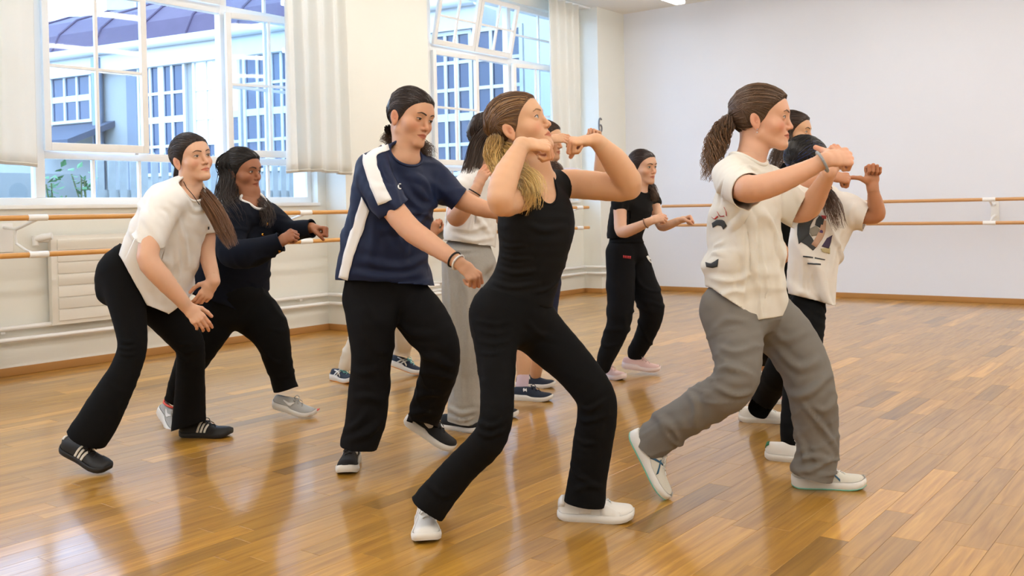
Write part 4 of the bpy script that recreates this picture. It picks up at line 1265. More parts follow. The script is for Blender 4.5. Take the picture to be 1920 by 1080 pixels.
            for j in range(k):
                t = (j / (k - 1)) ** 1.6
                d = (1 - t) ** 2 * d0 + 2 * t * (1 - t) * wp_ + t * t * d1
                if part is not None and not nape: d = d + np.array([np.sign(st[0] - part + 1e-4) * (.35 if tie2 is None else .30) * math.sin(PI * t), 0, .0])
                q0 = skull_r(nrm(d), 0.0); o_ = .0020 + vol * float(sstep(0, .03, np.clip(float(hair_ylim(q0[2])) - q0[1], 0, .05))) + bend * min(1, t * 8)
                q = skull_r(nrm(d), o_)
                er_ = math.exp(-((q[1] + .010) / .020) ** 2 - ((q[2] + .010) / .030) ** 2)
                if er_ > .1 and abs(q[0]) > .05: o_ = o_ * (1 - er_) + .0022 * er_; q = skull_r(nrm(d), o_)
                for _ in range(8):
                    yl = float(hair_ylim(q[2])) - .0005 + (.02 if q[2] < -.02 and t > .5 else 0)
                    if q[1] > yl: q = skull_r(nrm(np.array([q[0] * 1.25 + (.002 if q[0] > 0 else -.002), yl - .002, q[2] + .001]) - ctr), o_)
                pts.append(q)
            Pn.append(pts); cc = color * (.7 + .6 * g.random())
            if streak is not None and g.random() < streak[1] and abs(st[0]) > .03: cc = np.asarray(streak[0])
            Cn.append(cc)
        Pn = np.array(Pn); R = np.full(Pn.shape[:2], rs); R[:, 0] = rs * .4; R[:, -1] = rs * .8
        Vv, Ff = tubes_np(s.hw(Pn.reshape(-1, 3)).reshape(Pn.shape), R * s.hs, 3)
        cc = np.repeat(np.repeat(np.array(Cn), k, axis=0), 3, axis=0)
        st = link('strands', mesh_np('strands', Vv, Ff, Mh, colors=cc)); st.parent = cap
        return cap
    def tail(s, name, rows, n, r, colors, seed, wave=.004, wfreq=2.5, jitter=.3, flat=None, curl=0., k=18, first=None):
        """rows (px,py,dd,half width px); first = optional head-frame starting point"""
        G = [P(a, b, s.D0 + c) for a, b, c, _ in rows]; W = [w * (s.D0 + c) / F_PX for _, _, c, w in rows]
        if first is not None:
            f_ = [first] if np.ndim(first) == 1 else list(first)
            G = [s.hw(q) for q in f_] + G; W = ([W[0] * .8] if len(f_) == 1 else [.006, W[0] * .8]) + W
        return strands_obj(name, G, W, n, r, colors, hair_mat('hair', (0, 0, 0)), s.root, seed, wave, wfreq, k, jitter, flat, curl=curl)

# ---- shoes: built along +y (toe), +z up, origin under the heel-middle on the ground
def shoe(person, toe_dir, up_dir, pos, L, side, upper, sole, style='trainer', lace=None, toe_cap=None, high=.0, sole_h=.026, sole2=None, lining=None):
    """pos = world point of the sole's middle; toe_dir / up_dir in camera axes; side +1 right foot"""
    y = nrm(toe_dir); z = nrm(np.asarray(up_dir) - y * np.dot(up_dir, y)); x = np.cross(y, z)
    R = np.column_stack([x, y, z])
    def W(q): return np.asarray(pos) + (np.asarray(q, float) - [0, L * .48, 0]) @ R.T
    t = np.array([0, .03, .08, .16, .28, .40, .52, .64, .76, .86, .93, .98, 1.0])
    wid = np.array([.010, .021, .028, .032, .0325, .0315, .0335, .0385, .0430, .0420, .0365, .0270, .0190]) * (L / .25)
    cx = side * np.array([0, 0, 0, 0, -.001, -.003, -.005, -.006, -.006, -.007, -.009, -.011, -.011]) * -1 * 0.8
    hgt = np.array([.052, .074, .080, .080, .082, .086, .080, .066, .056, .052, .047, .038, .0215]) - .020 + high
    spring = np.array([.006, .003, .0, 0, 0, 0, 0, 0, .001, .004, .008, .013, .015])
    nseg = 20
    V = []
    for i in range(len(t)):
        for j in range(nseg):
            a = PI * j / (nseg - 1); c_, s_ = math.cos(a), math.sin(a)
            e = .78 if t[i] < .6 else .9
            xx = wid[i] * np.sign(c_) * abs(c_) ** e * (1 - .16 * s_ * (t[i] < .7)); zz = (hgt[i]) * abs(s_) ** (.72 if t[i] > .6 else .85)
            V.append((cx[i] + xx, t[i] * L, spring[i] + sole_h * .50 + zz))
    Fc = [[i * nseg + j, (i + 1) * nseg + j, (i + 1) * nseg + j + 1, i * nseg + j + 1] for i in range(len(t) - 1) for j in range(nseg - 1)]
    Fc2 = [list(f) for f in Fc] + [list(range((len(t) - 1) * nseg, len(t) * nseg)), list(range(nseg))[::-1]]
    Vw = W(np.array(V)); me = mesh_np('shoe', Vw, Fc2, upper)
    sh = person.par(link('shoe', me))
    md = sh.modifiers.new('Subdivision', 'SUBSURF'); md.levels = 1; md.render_levels = 1
    V2, Fq = Vw, np.array(Fc)
    def sub(nm, VV, FF, m_, sm=True):
        o = link(nm, mesh_np(nm, W(np.array(VV)), FF if isinstance(FF, np.ndarray) else FF, m_, smooth=sm)); o.parent = sh; return o
    # sole: a closed rim with rounded edge
    out = [(cx[i] + wid[i] * 1.07 + .0012, t[i] * L * 1.012 - .002, spring[i]) for i in range(len(t))]; inn = [(cx[i] - wid[i] * 1.07 - .0012, t[i] * L * 1.012 - .002, spring[i]) for i in range(len(t))]
    ring = np.array(out + inn[::-1]); m_ = len(ring); c0 = ring.mean(0)
    lev = [(0, .93), (.004, 1.0), (sole_h * .55, 1.02), (sole_h * .95, .995), (sole_h, .95)]
    VV = []
    for dz, sc in lev:
        for p in ring: q = c0 + (p - c0) * [1 - (1 - sc) * 1.6, 1 - (1 - sc) * .35, 1]; VV.append((q[0], q[1], p[2] + dz * (1 + (.35 if style == 'runner' and p[1] < L * .4 else 0))))
    FF = [[a * m_ + i, a * m_ + (i + 1) % m_, (a + 1) * m_ + (i + 1) % m_, (a + 1) * m_ + i] for a in range(len(lev) - 1) for i in range(m_)]
    FF += [[i, i + 1, m_ - 2 - i, m_ - 1 - i] for i in range(m_ // 2 - 1)]
    top = (len(lev) - 1) * m_
    FF += [[top + m_ - 1 - i, top + m_ - 2 - i, top + i + 1, top + i] for i in range(m_ // 2 - 1)]
    so = sub('sole', VV, FF, sole)
    if sole2 is not None:
        VV2 = []
        for dz, sc in ((-.001, .94), (.002, 1.010), (.0045, 1.020), (.0055, .9)):
            for p in ring: q = c0 + (p - c0) * [1 - (1 - sc) * 1.6, 1 - (1 - sc) * .35, 1]; VV2.append((q[0], q[1], p[2] + dz))
        FF2 = [f for f in FF if max(f) < 4 * m_ and (len(f) == 4 and max(f) - min(f) > m_ - 1)][:3 * m_]
        FF2 = [[a * m_ + i, a * m_ + (i + 1) % m_, (a + 1) * m_ + (i + 1) % m_, (a + 1) * m_ + i] for a in range(3) for i in range(m_)] + [[i, i + 1, m_ - 2 - i, m_ - 1 - i] for i in range(m_ // 2 - 1)]
        sub('outsole', VV2, FF2, sole2)
    def topz(tt): return np.interp(tt, t, hgt + spring) + sole_h * .50
    def cxx(tt): return np.interp(tt, t, cx)
    # tongue, laces
    lm = lace or upper
    if style != 'slip':
        b_ = MB()
        for q, tt in enumerate(np.linspace(.50, .70, 5)):
            w_ = .019 - .0012 * q
            pts = [W((cxx(tt) + sx * w_, tt * L + (.004 if sx * (-1) ** q > 0 else -.004), topz(tt) - (.0075 if abs(sx) == 1 else .001) + .003)) for sx in (-1, -.5, 0, .5, 1)]
            b_.tube(pts, .0026, 6)
        tt = .48
        for sx in (-1, 1):
            lp = [W((cxx(tt) + sx * a, tt * L + bq, topz(tt) + cq)) for a, bq, cq in ((.002, 0, .004), (.014, .004, .014), (.026, .012, .008), (.020, .018, -.002), (.004, .006, .003))]
            b_.tube(crspline(np.array(lp), 3), .0021, 6)
            lp = [W((cxx(tt) + sx * a, tt * L + bq, topz(tt) + cq)) for a, bq, cq in ((.002, .002, .004), (.012, .022, .001), (.022, .04, -.012))]
            b_.tube(lp, .0019, 6)
        me = bpy.data.meshes.new('laces'); me.from_pydata(b_.v, [], b_.f); me.update(); me.polygons.foreach_set('use_smooth', [True] * len(me.polygons)); me.materials.append(lm)
        o = link('laces', me); o.parent = sh
    def patch(nm, poly, m__, sdir, off=.0016):
        """patch on the side of the upper: rows of (t, s0, s1): s from 0 at the sole to 1 on top; sdir +1/-1 = which side"""
        VV = []; nn = 6
        for tt, s0, s1 in poly:
            i = min(np.searchsorted(t, tt, side='right') - 1, len(t) - 2); fr = (tt - t[i]) / (t[i + 1] - t[i])
            for q in range(nn):
                a = (s0 + (s1 - s0) * q / (nn - 1)) * PI / 2
                a = a if sdir > 0 else PI - a
                jf = a / PI * (nseg - 1); j = min(int(jf), nseg - 2); f2 = jf - j
                V_ = np.array(V).reshape(len(t), nseg, 3)
                p = (V_[i, j] * (1 - fr) + V_[i + 1, j] * fr) * (1 - f2) + (V_[i, j + 1] * (1 - fr) + V_[i + 1, j + 1] * fr) * f2
                nd = nrm((math.cos(a), 0, math.sin(a) * .7)); VV.append(p + nd * off)
        FF = [[i * nn + j, (i + 1) * nn + j, (i + 1) * nn + j + 1, i * nn + j + 1] for i in range(len(poly) - 1) for j in range(nn - 1)]
        o = sub(nm, VV, FF, m__); md = o.modifiers.new('Solidify', 'SOLIDIFY'); md.thickness = .0016; md.offset = 0
        return o
    sh_patch = patch
    if toe_cap is not None:
        i0 = 8; VV = []
        for i in range(i0, len(t)):
            for j in range(nseg):
                p = np.array(V[i * nseg + j]); c_ = np.array([cx[i], p[1] - .01 * (i > i0), .02]); VV.append(p + nrm(p - c_) * .0025)
        FF = [[i * nseg + j, (i + 1) * nseg + j, (i + 1) * nseg + j + 1, i * nseg + j + 1] for i in range(len(t) - i0 - 1) for j in range(nseg - 1)]
        sub('toe_cap', VV, np.array(FF), toe_cap)
    if lining is not None:
        pts = []
        for a in np.linspace(0, 2 * PI, 24): pts.append(W((.026 * math.cos(a) , L * .21 + L * .17 * math.sin(a), topz(.2) + .004 + .008 * math.sin(a) + (0.012 if math.sin(a) < -.6 else 0))))
        Vt, Ft = tube_arrays(pts, .006, 6, False); o = link('collar', mesh_np('collar', np.array(Vt), Ft, lining)); o.parent = sh
    return sh, sh_patch, W

def band(person, name, ch_pt, direction, r, rr, m):
    """bracelet: ring round a wrist"""
    d = nrm(direction); a = nrm(np.cross(d, [0.3, .2, .9])); b = np.cross(d, a)
    pts = [np.asarray(ch_pt) + r * (math.cos(t) * a + math.sin(t) * b) for t in np.linspace(0, 2 * PI, 25)]
    V, Fq = tube_arrays(pts, rr, 7, False)
    return person.par(link(name, mesh_np(name, np.array(V), Fq, m)))
# ================================================================== PEOPLE: the dancers
def S(r, g, b): return lin((r, g, b))
SK_A, SK_B, SK_C, SK_E, SK_I, SK_J = S(220, 175, 146), S(160, 106, 76), S(212, 162, 130), S(219, 173, 138), S(218, 169, 140), S(190, 134, 100)
H_DARK, H_BLK, H_BRN, H_BLD = np.array(S(46, 32, 26)), np.array(S(26, 22, 22)), np.array(S(78, 54, 38)), np.array(S(206, 176, 116))
M_blk = mat('black_jersey', (15, 15, 16), .9, .15, bump=.08, bump_scale=500)
M_blk2 = mat('black_sweat', (19, 19, 21), .9, .15, bump=.12, bump_scale=350)
M_tank = mat('black_tank', (14, 15, 17), .8, .2, bump=.08, bump_scale=400)
M_navy = mat('navy_polyester', (19, 33, 66), .6, .3, bump=.05, bump_scale=700)
M_navy2 = mat('navy_black_overshirt', (19, 23, 34), .9, .15, bump=.12, bump_scale=450)
M_tee = mat('white_tee', (238, 238, 236), .85, .2, bump=.06, bump_scale=450)
M_tee2 = mat('offwhite_tee', (228, 225, 216), .85, .2, bump=.06, bump_scale=450)
M_tee3 = mat('pale_tee', (234, 230, 224), .85, .2, bump=.06, bump_scale=450)
M_grey = mat('grey_marl', (176, 174, 168), .9, .2, var=.10, var_scale=120, bump=.1, bump_scale=300)
M_gtr = mat('grey_cotton', (122, 118, 112), .8, .25, bump=.06, bump_scale=400)
M_cream = mat('cream_cotton', (214, 202, 184), .85, .2, bump=.1, bump_scale=200)
M_lav = mat('lavender_tee', (206, 206, 224), .85, .2)
M_shoew = mat('white_leather', (232, 230, 226), .5, .4, bump=.03, bump_scale=200)
M_shoeb = mat('black_leather', (26, 26, 28), .45, .45, bump=.04, bump_scale=200)
M_rubw = mat('white_rubber', (230, 228, 224), .6)
M_rubb = mat('black_rubber', (22, 22, 23), .6)
M_stripe = mat('white_stripe', (228, 224, 214), .6)
M_meshb = mat('black_knit', (24, 24, 26), .8, bump=.3, bump_scale=700)
M_meshg = mat('grey_knit', (176, 176, 174), .7, bump=.3, bump_scale=700)
M_meshn = mat('navy_knit', (28, 40, 60), .75, bump=.3, bump_scale=700)
M_pinkk = mat('pink_knit', (232, 196, 190), .7, bump=.3, bump_scale=700)
M_green = mat('green_leather', (24, 110, 70), .5)
M_teal = mat('mint_rubber', (120, 196, 176), .6)
M_oran = mat('gum_rubber', (226, 150, 84), .6)
M_coral = mat('coral_trim', (236, 96, 84), .6)
M_tealk = mat('blue_print', (44, 92, 122), .6)
M_sock = mat('lilac_sock', (222, 200, 214), .9)
M_gold = mat('gold', (214, 160, 70), .25, metal=1.0)
M_wht = mat('white_print', (236, 236, 236), .7)
M_dark = mat('dark_print', (62, 66, 70), .8)
M_red = mat('red_print', (190, 60, 64), .8)
M_cord = mat('black_cord', (20, 18, 18), .6)
M_silv = mat('grey_band', (150, 156, 160), .5)

def cutp(D0, A, B, keep, R=None, wob=0.0):
    """plane through two sight lines, keeping the side of the pixel 'keep'"""
    a, b, k = P(A[0], A[1], D0), P(B[0], B[1], D0), P(keep[0], keep[1], D0)
    mid = (a + b) / 2; n = nrm(np.cross(nrm(mid - CAM), nrm(b - a)))
    if (k - mid) @ n > 0: n = -n
    return ('plane', mid, n, R, wob)
def hemp(ch, R=.12, wob=0.0, back=.0):
    p, d = ch.end(); return ('plane', p - d * back, d, R, wob)
def ring_tube(pe, name, E, r, m, parent, c=None):
    """rib round a neckline, following its cut edge"""
    if len(E) < 12: return
    c = E.mean(0); U, s_, Vt = np.linalg.svd(E - c); a = np.arctan2((E - c) @ Vt[1], (E - c) @ Vt[0]); o_ = np.argsort(a)
    A = a[o_]; Q = E[o_]; g = np.linspace(-PI, PI, 49)[:-1]
    pts = np.column_stack([np.interp(g, np.concatenate([A - 2 * PI, A, A + 2 * PI]), np.concatenate([Q[:, i]] * 3)) for i in range(3)])
    for _ in range(2): pts = .5 * pts + .25 * (np.roll(pts, 1, 0) + np.roll(pts, -1, 0))
    pts = np.vstack([pts, pts[:1]]); V, Fq = tube_arrays(pts, r, 8, False)
    o = link(name, mesh_np(name, np.array(V), Fq, m)); o.parent = parent; o.matrix_parent_inverse = parent.matrix_world.inverted()
def fold_leg(amp, seed, across=26., along=6., zlo=None):
    return lambda V, N: folds(V, N, (0.15, .1, 1), amp, across, along, seed)
def fold_drape(amp, seed, across=16., along=4., axis=None):
    ax = RIGHT if axis is None else axis
    return lambda V, N: folds(V, N, ax, amp, across, along, seed)
ZUP = np.array([0, 0, 1.0])

def person_E():
    p = Person('person in black tank top and black flared trousers, fists raised beside face, white trainers', 3.28, (960, 985))
    D0 = p.D0
    p.head(972, 237, -.01, 68, 19, 4, 1.0)
    torso = Chain(D0, [(958, 588, .03, 72, .72), (985, 530, .02, 60, .68), (1001, 475, .0, 62, .66), (1006, 428, -.01, 69, .70), (1008, 385, 0, 64, .62), (1012, 355, .02, 50, .55), (1012, 335, .03, 32, .6)], yaw=(38, 48), sub=3, k=.03)
    prR, hR, cR = p.arm([(1004, 362, -.02, 27), (978, 368, -.13, 28), (941, 381, -.33, 25), (945, 340, -.31, 26), (966, 295, -.25, 19), (980, 270, -.22, 13.5)], True, (.86, -.05, .25), (.15, .85, -.5), 1, 'loose', 1.0)
    prL, hL, cL = p.arm([(1016, 356, .03, 26), (1062, 345, .10, 27), (1115, 348, .08, 27), (1178, 350, .03, 25), (1157, 308, -.02, 25), (1134, 280, -.06, 18), (1117, 263, -.08, 13.5)], True, (-.96, -.05, -.05), (.05, .92, -.35), -1, 'fist', .94)
    legs = E_trousers(p)
    p.build_body(SK_E, [(1003, 312, .0, 27), (1008, 338, .02, 32)], torso.prims(0), [prR, prL], [hR, hL], legs=legs, h=.006)
    p.face((.30, .42, .50), np.array(S(153, 115, 83)), gaze=(-.001, 0))
    tk = torso.prims(.005) + cR.prims(.004, b=3) + cL.prims(.004, b=3)
    sh1, sh2 = cR.nodes[1], cL.nodes[1]; cc = P(1010, 362, D0)
    nb = P(1008, 318, D0 - .03); fr = nrm(cdir(.62, -.25, -.75)); rt = nrm(np.cross(fr, nrm(cdir(0.12, 1, 0)))); up = np.cross(rt, fr)
    o, V, Fq, ed = garment('tank_top', tk, .006,
        [cutp(D0, (905, 556), (1052, 580), (1000, 480), None, .003), ('plane', cc + (sh1 - cc) * .92, nrm(sh1 - cc), .05), ('plane', cc + (sh2 - cc) * .80, nrm(sh2 - cc), .085),
         ('ell', P(1022, 334, D0 - .07), np.array([rt, fr, up]), (.062, .13, .088), True)],
        M_tank, p.root, creases=[([(935,455),(955,462),(985,460)],3,.004),([(938,478),(960,486),(995,484)],3,.004),([(932,502),(965,512),(1000,508)],4,.005),([(922,528),(960,538),(1010,532)],4,.005),([(1000,548),(1030,540),(1056,520)],4,.004),([(990,420),(1020,432),(1060,425)],5,.004)], fold=[lambda V, N: folds(V, N, (0, 0, 1), .0022, 30, 7, 5, sstep(1.15, .95, V[:, 2]))], collar=True)
    for E_ in ed: ring_tube(p, 'neck_binding', E_, .0045, M_tank, o)
    # hair: sleek crown, dark roots, blonde length
    p.hair_cap(S(112, 82, 56), tie=(0.02, -.112, -.045), n=190, vol=.004, seed=4, streak=(S(156, 120, 80), .3))
    c1, c2, c3 = S(112, 82, 50), S(200, 160, 88), S(232, 200, 130)
    p.tail('ponytail', [(930, 262, -.06, 14), (924, 288, -.08, 16), (938, 316, -.11, 15), (972, 330, -.18, 22), (998, 352, -.24, 27), (996, 392, -.23, 20)], 190, .0026, [c1, c2, c3, c3], 8, wave=.009, wfreq=2.6, jitter=.3, k=26, first=(.02, -.108, -.045))
    p.tail('ponytail', [(950, 282, -.06, 15), (972, 318, -.14, 18), (986, 360, -.23, 22), (972, 402, -.22, 14)], 130, .0025, [np.array(c1) * .6, c2, c3, c3], 9, wave=.010, wfreq=2.4, jitter=.35, k=22, first=(.02, -.106, -.05))
    # shoes
    for pos, toe, sd in ((hit(1114, 975, 2, 0), wdir(.97, 0, -.22), -1), (hit(800, 996, 2, 0), wdir(.14, 0, -1), 1)):
        sh, patch, W = shoe(p, toe, ZUP, pos, (.262), sd, M_shoew, M_rubw, lace=M_shoew, sole_h=.027, high=.010, toe_cap=None)
        for q in (-1, 1):
            patch('overlay', [(.30, .1, .75), (.38, .1, .9), (.44, .1, .7), (.46, .1, .4)], M_shoew, q); patch('overlay', [(.58, .05, .55), (.66, .05, .6), (.76, .05, .5), (.84, .05, .3)], M_shoew, q)
        patch('heel_tab', [(.01, .3, .9), (.05, .3, .95), (.10, .3, .95)], M_shoew, 1)
    return p
def E_trousers(p):
    D0 = p.D0
    pel = Chain(D0, [(975, 552, .02, 60, .8), (960, 580, .03, 74, .78), (958, 612, .03, 74, .75)], yaw=45, k=.03)
    l1 = Chain(D0, [(928, 592, -.04, 47), (929, 650, -.08, 40), (932, 720, -.14, 33), (931, 780, -.18, 31), (914, 828, -.17, 32), (870, 872, -.13, 31), (832, 915, -.11, 33), (806, 948, -.10, 35), (797, 960, -.10, 35)], k=.03)
    l2 = Chain(D0, [(990, 597, .10, 50), (1030, 642, .07, 46), (1076, 688, .03, 40), (1114, 738, .0, 37), (1120, 775, .01, 37), (1112, 830, .03, 37), (1103, 890, .05, 36), (1097, 935, .06, 38), (1095, 950, .06, 38)], k=.03)
    pr = pel.prims() + l1.prims() + l2.prims()
    garment('trousers', pr, .0075, [cutp(D0, (900, 538), (1060, 556), (960, 620), .3), hemp(l1, .13, .004, .012), hemp(l2, .13, .004, .012)], M_blk, p.root, creases=[([(888,600),(930,608),(962,600)],3,.004),([(888,618),(930,626),(960,620)],3,.004),([(890,638),(925,644),(955,640)],3,.004),([(892,660),(920,664),(950,658)],3,.003),([(898,792),(922,800),(950,786)],4,.006),([(896,808),(915,818),(945,808)],4,.006),([(1080,760),(1105,768),(1140,748)],4,.006),([(1078,782),(1100,790),(1140,778)],4,.006),([(1072,812),(1092,830),(1120,832)],4,.005),([(1064,860),(1082,890),(1110,905)],5,.006),([(1075,920),(1105,910),(1130,915)],5,.006),([(800,905),(830,930),(850,925)],5,.005),([(985,600),(1010,625),(1050,640)],5,.005)],
            fold=[lambda V, N: folds(V, N, (.45, .1, 1), .0022, 24, 9, 2)])
    return [l1.prims(-.02, b=-5), l2.prims(-.02, b=-5)]

def person_A():
    p = Person('person in white tee and black flared leggings leaning forward, leftmost of the dancers', 4.40, (290, 850))
    D0 = p.D0
    p.head(359, 297, .0, 54, 6, 7, .97)
    torso = Chain(D0, [(278, 592, .02, 54, .6), (290, 530, .02, 62, .62), (303, 468, .0, 62, .66), (326, 412, -.01, 60, .66), (340, 380, .0, 54, .6), (350, 356, .0, 36, .6), (354, 343, .0, 24, .7)], yaw=(48, 42), k=.03)
    sr = Chain(D0, [(345, 372, -.02, 26), (315, 382, -.13, 31), (296, 412, -.18, 31), (282, 446, -.21, 31), (278, 456, -.21, 31)], k=.03)
    sl = Chain(D0, [(352, 370, .02, 22), (380, 385, .13, 25), (394, 415, .15, 22), (400, 442, .15, 20)], k=.03)
    prR, hR, cR = p.arm([(345, 372, -.02, 22), (315, 382, -.13, 24), (294, 425, -.20, 20), (277, 482, -.27, 20), (303, 520, -.26, 19), (336, 558, -.22, 14), (350, 575, -.20, 11.5)], True, (.62, -.70, .05), (.25, .35, -.85), 1, 'relaxed', .95)
    prL, hL, cL = p.arm([(352, 370, .02, 20), (381, 388, .13, 19), (388, 432, .14, 16), (388, 474, .12, 15), (396, 508, .08, 13.5), (401, 528, .05, 11)], True, (-.50, -.85, -.10), (.55, .05, -.82), -1, 'relaxed', .95)
    pel = Chain(D0, [(262, 480, .0, 42, .8), (240, 512, .02, 52, .8), (240, 545, .03, 52, .8)], yaw=45, k=.03)
    l1 = Chain(D0, [(230, 512, -.04, 42), (237, 560, -.08, 35), (245, 610, -.12, 29), (248, 652, -.15, 26), (233, 698, -.18, 28), (205, 750, -.22, 34), (181, 794, -.25, 37), (166, 816, -.26, 37), (161, 825, -.26, 37)], k=.03)
    l2 = Chain(D0, [(264, 535, .08, 42), (306, 582, .12, 38), (346, 632, .15, 30), (357, 655, .17, 26), (357, 700, .22, 26), (356, 750, .27, 28), (354, 798, .30, 31), (354, 815, .30, 31)], k=.03)
    garment('leggings', pel.prims() + l1.prims() + l2.prims(), .0078, [cutp(D0, (215, 450), (300, 500), (250, 560), .25), hemp(l1, .12, .003, .01), cutp(D0 + .3, (318, 810), (388, 788), (356, 700), .14)], M_blk, p.root, creases=[([(222,638),(236,642),(252,640)],3,.005),([(222,650),(238,654),(254,652)],3,.005),([(224,662),(240,666),(256,664)],3,.005),([(330,640),(342,646),(356,642)],3,.005),([(332,655),(345,662),(360,658)],3,.005),([(334,670),(346,676),(358,674)],3,.004)],
            fold=[lambda V, N: folds(V, N, (.4, .1, 1), .0014, 26, 9, 12)])
    p.build_body(SK_A, [(357, 336, .0, 20), (352, 358, .0, 26)], torso.prims(-.022, a=4), [prR, prL], [hR, hL], legs=[l1.prims(-.018, b=-5), l2.prims(-.018, b=-5)], extra=[Seg(P(178, 790, 4.15), P(141, 846, 4.15), .040, .026, k=.02)])
    p.face((.16, .10, .06), np.array(S(95, 68, 53)))
    o, V, Fq, ed = garment('tee_shirt', torso.prims(.0) + sr.prims() + sl.prims(),   .0072,
        [cutp(D0, (210, 452), (268, 556), (320, 430), None, .004), cutp(D0, (256, 562), (318, 590), (320, 430), None, .004), cutp(D0, (312, 592), (356, 556), (320, 430), None, .003), hemp(sr, .088, 0, .016), hemp(sl, .075, 0, .010),
         ('ell', P(363, 352, D0 - .05), np.eye(3), (.075, .075, .062), True)], M_tee, p.root, creases=[([(330,400),(345,450),(352,500)],5,.009),([(300,470),(292,510),(290,545)],5,.009),([(318,470),(316,520),(312,565)],5,.009),([(238,432),(255,450),(264,478)],5,.008),([(262,470),(275,500),(280,540)],5,.007),([(330,470),(336,510),(332,550)],5,.008),([(300,390),(316,400),(322,430)],4,-.006),([(352,372),(364,395),(384,392)],4,.006)],
        fold=[fold_drape(.009, 21, 15, 4, nrm(RIGHT * .9 + UP * .35))])
    for E_ in ed: ring_tube(p, 'collar', E_, .006, M_tee, o)
    b = bvh_of(V, Fq)
    decal('chest_logo', b, [(389, 425), (389, 430)], [(391, 424.5), (391, 429.5)], 3, 3, M_dark, o)
    p.hair_cap(H_DARK, tie=(0, -.108, -.02), n=170, vol=.005, seed=14)
    p.tail('ponytail', [(336, 340, .1, 9), (372, 356, .05, 12), (400, 392, -.05, 17), (420, 430, -.07, 17), (438, 464, -.07, 11)], 150, .0026, [H_DARK, H_BRN, S(120, 80, 48), S(132, 90, 54)], 15, wave=.003, wfreq=1.2, jitter=.22, k=18, first=(0, -.105, -.02))
    nk = [(342, 336, -.04, 1), (350, 352, -.085, 1), (362, 366, -.10, 1), (374, 384, -.09, 1)]
    V_, F_ = tube_arrays([P(a, b_, D0 + c) for a, b_, c, _ in nk], .0018, 6); p.par(link('neck_cord', mesh_np('neck_cord', np.array(V_), F_, M_cord)))
    for pos, toe, up, sd in ((hit(383, 819, 2, 0), wdir(.98, 0, -.16), ZUP, -1), (P(158, 864, 4.14), cdir(.90, -.30, -.30), cdir(.22, .94, -.25), 1)):
        sh, patch, W = shoe(p, toe, up, pos, .262, sd, M_shoeb, M_rubb, lace=M_shoeb, toe_cap=M_rubb, sole_h=.027)
        for q in (-1, 1):
            for k in range(3): patch('stripe', [(.40 + .065 * k, .12, .12), (.415 + .065 * k, .12, .30), (.445 + .065 * k, .12 , .62), (.475 + .065 * k, .45, .80), (.49 + .065 * k, .72, .84)] if False else [(.38 + .07 * k, .10, .14), (.40 + .07 * k, .10, .36), (.42 + .07 * k, .10, .60), (.44 + .07 * k, .34, .82), (.46 + .07 * k, .60, .84), (.475 + .07 * k, .80, .84)], M_stripe, q)
        patch('heel_tab', [(.004, .55, .98), (.03, .55, .98), (.075, .6, .98)], M_stripe, 1); patch('heel_tab', [(.004, .55, .98), (.03, .55, .98), (.075, .6, .98)], M_stripe, -1)
    return p

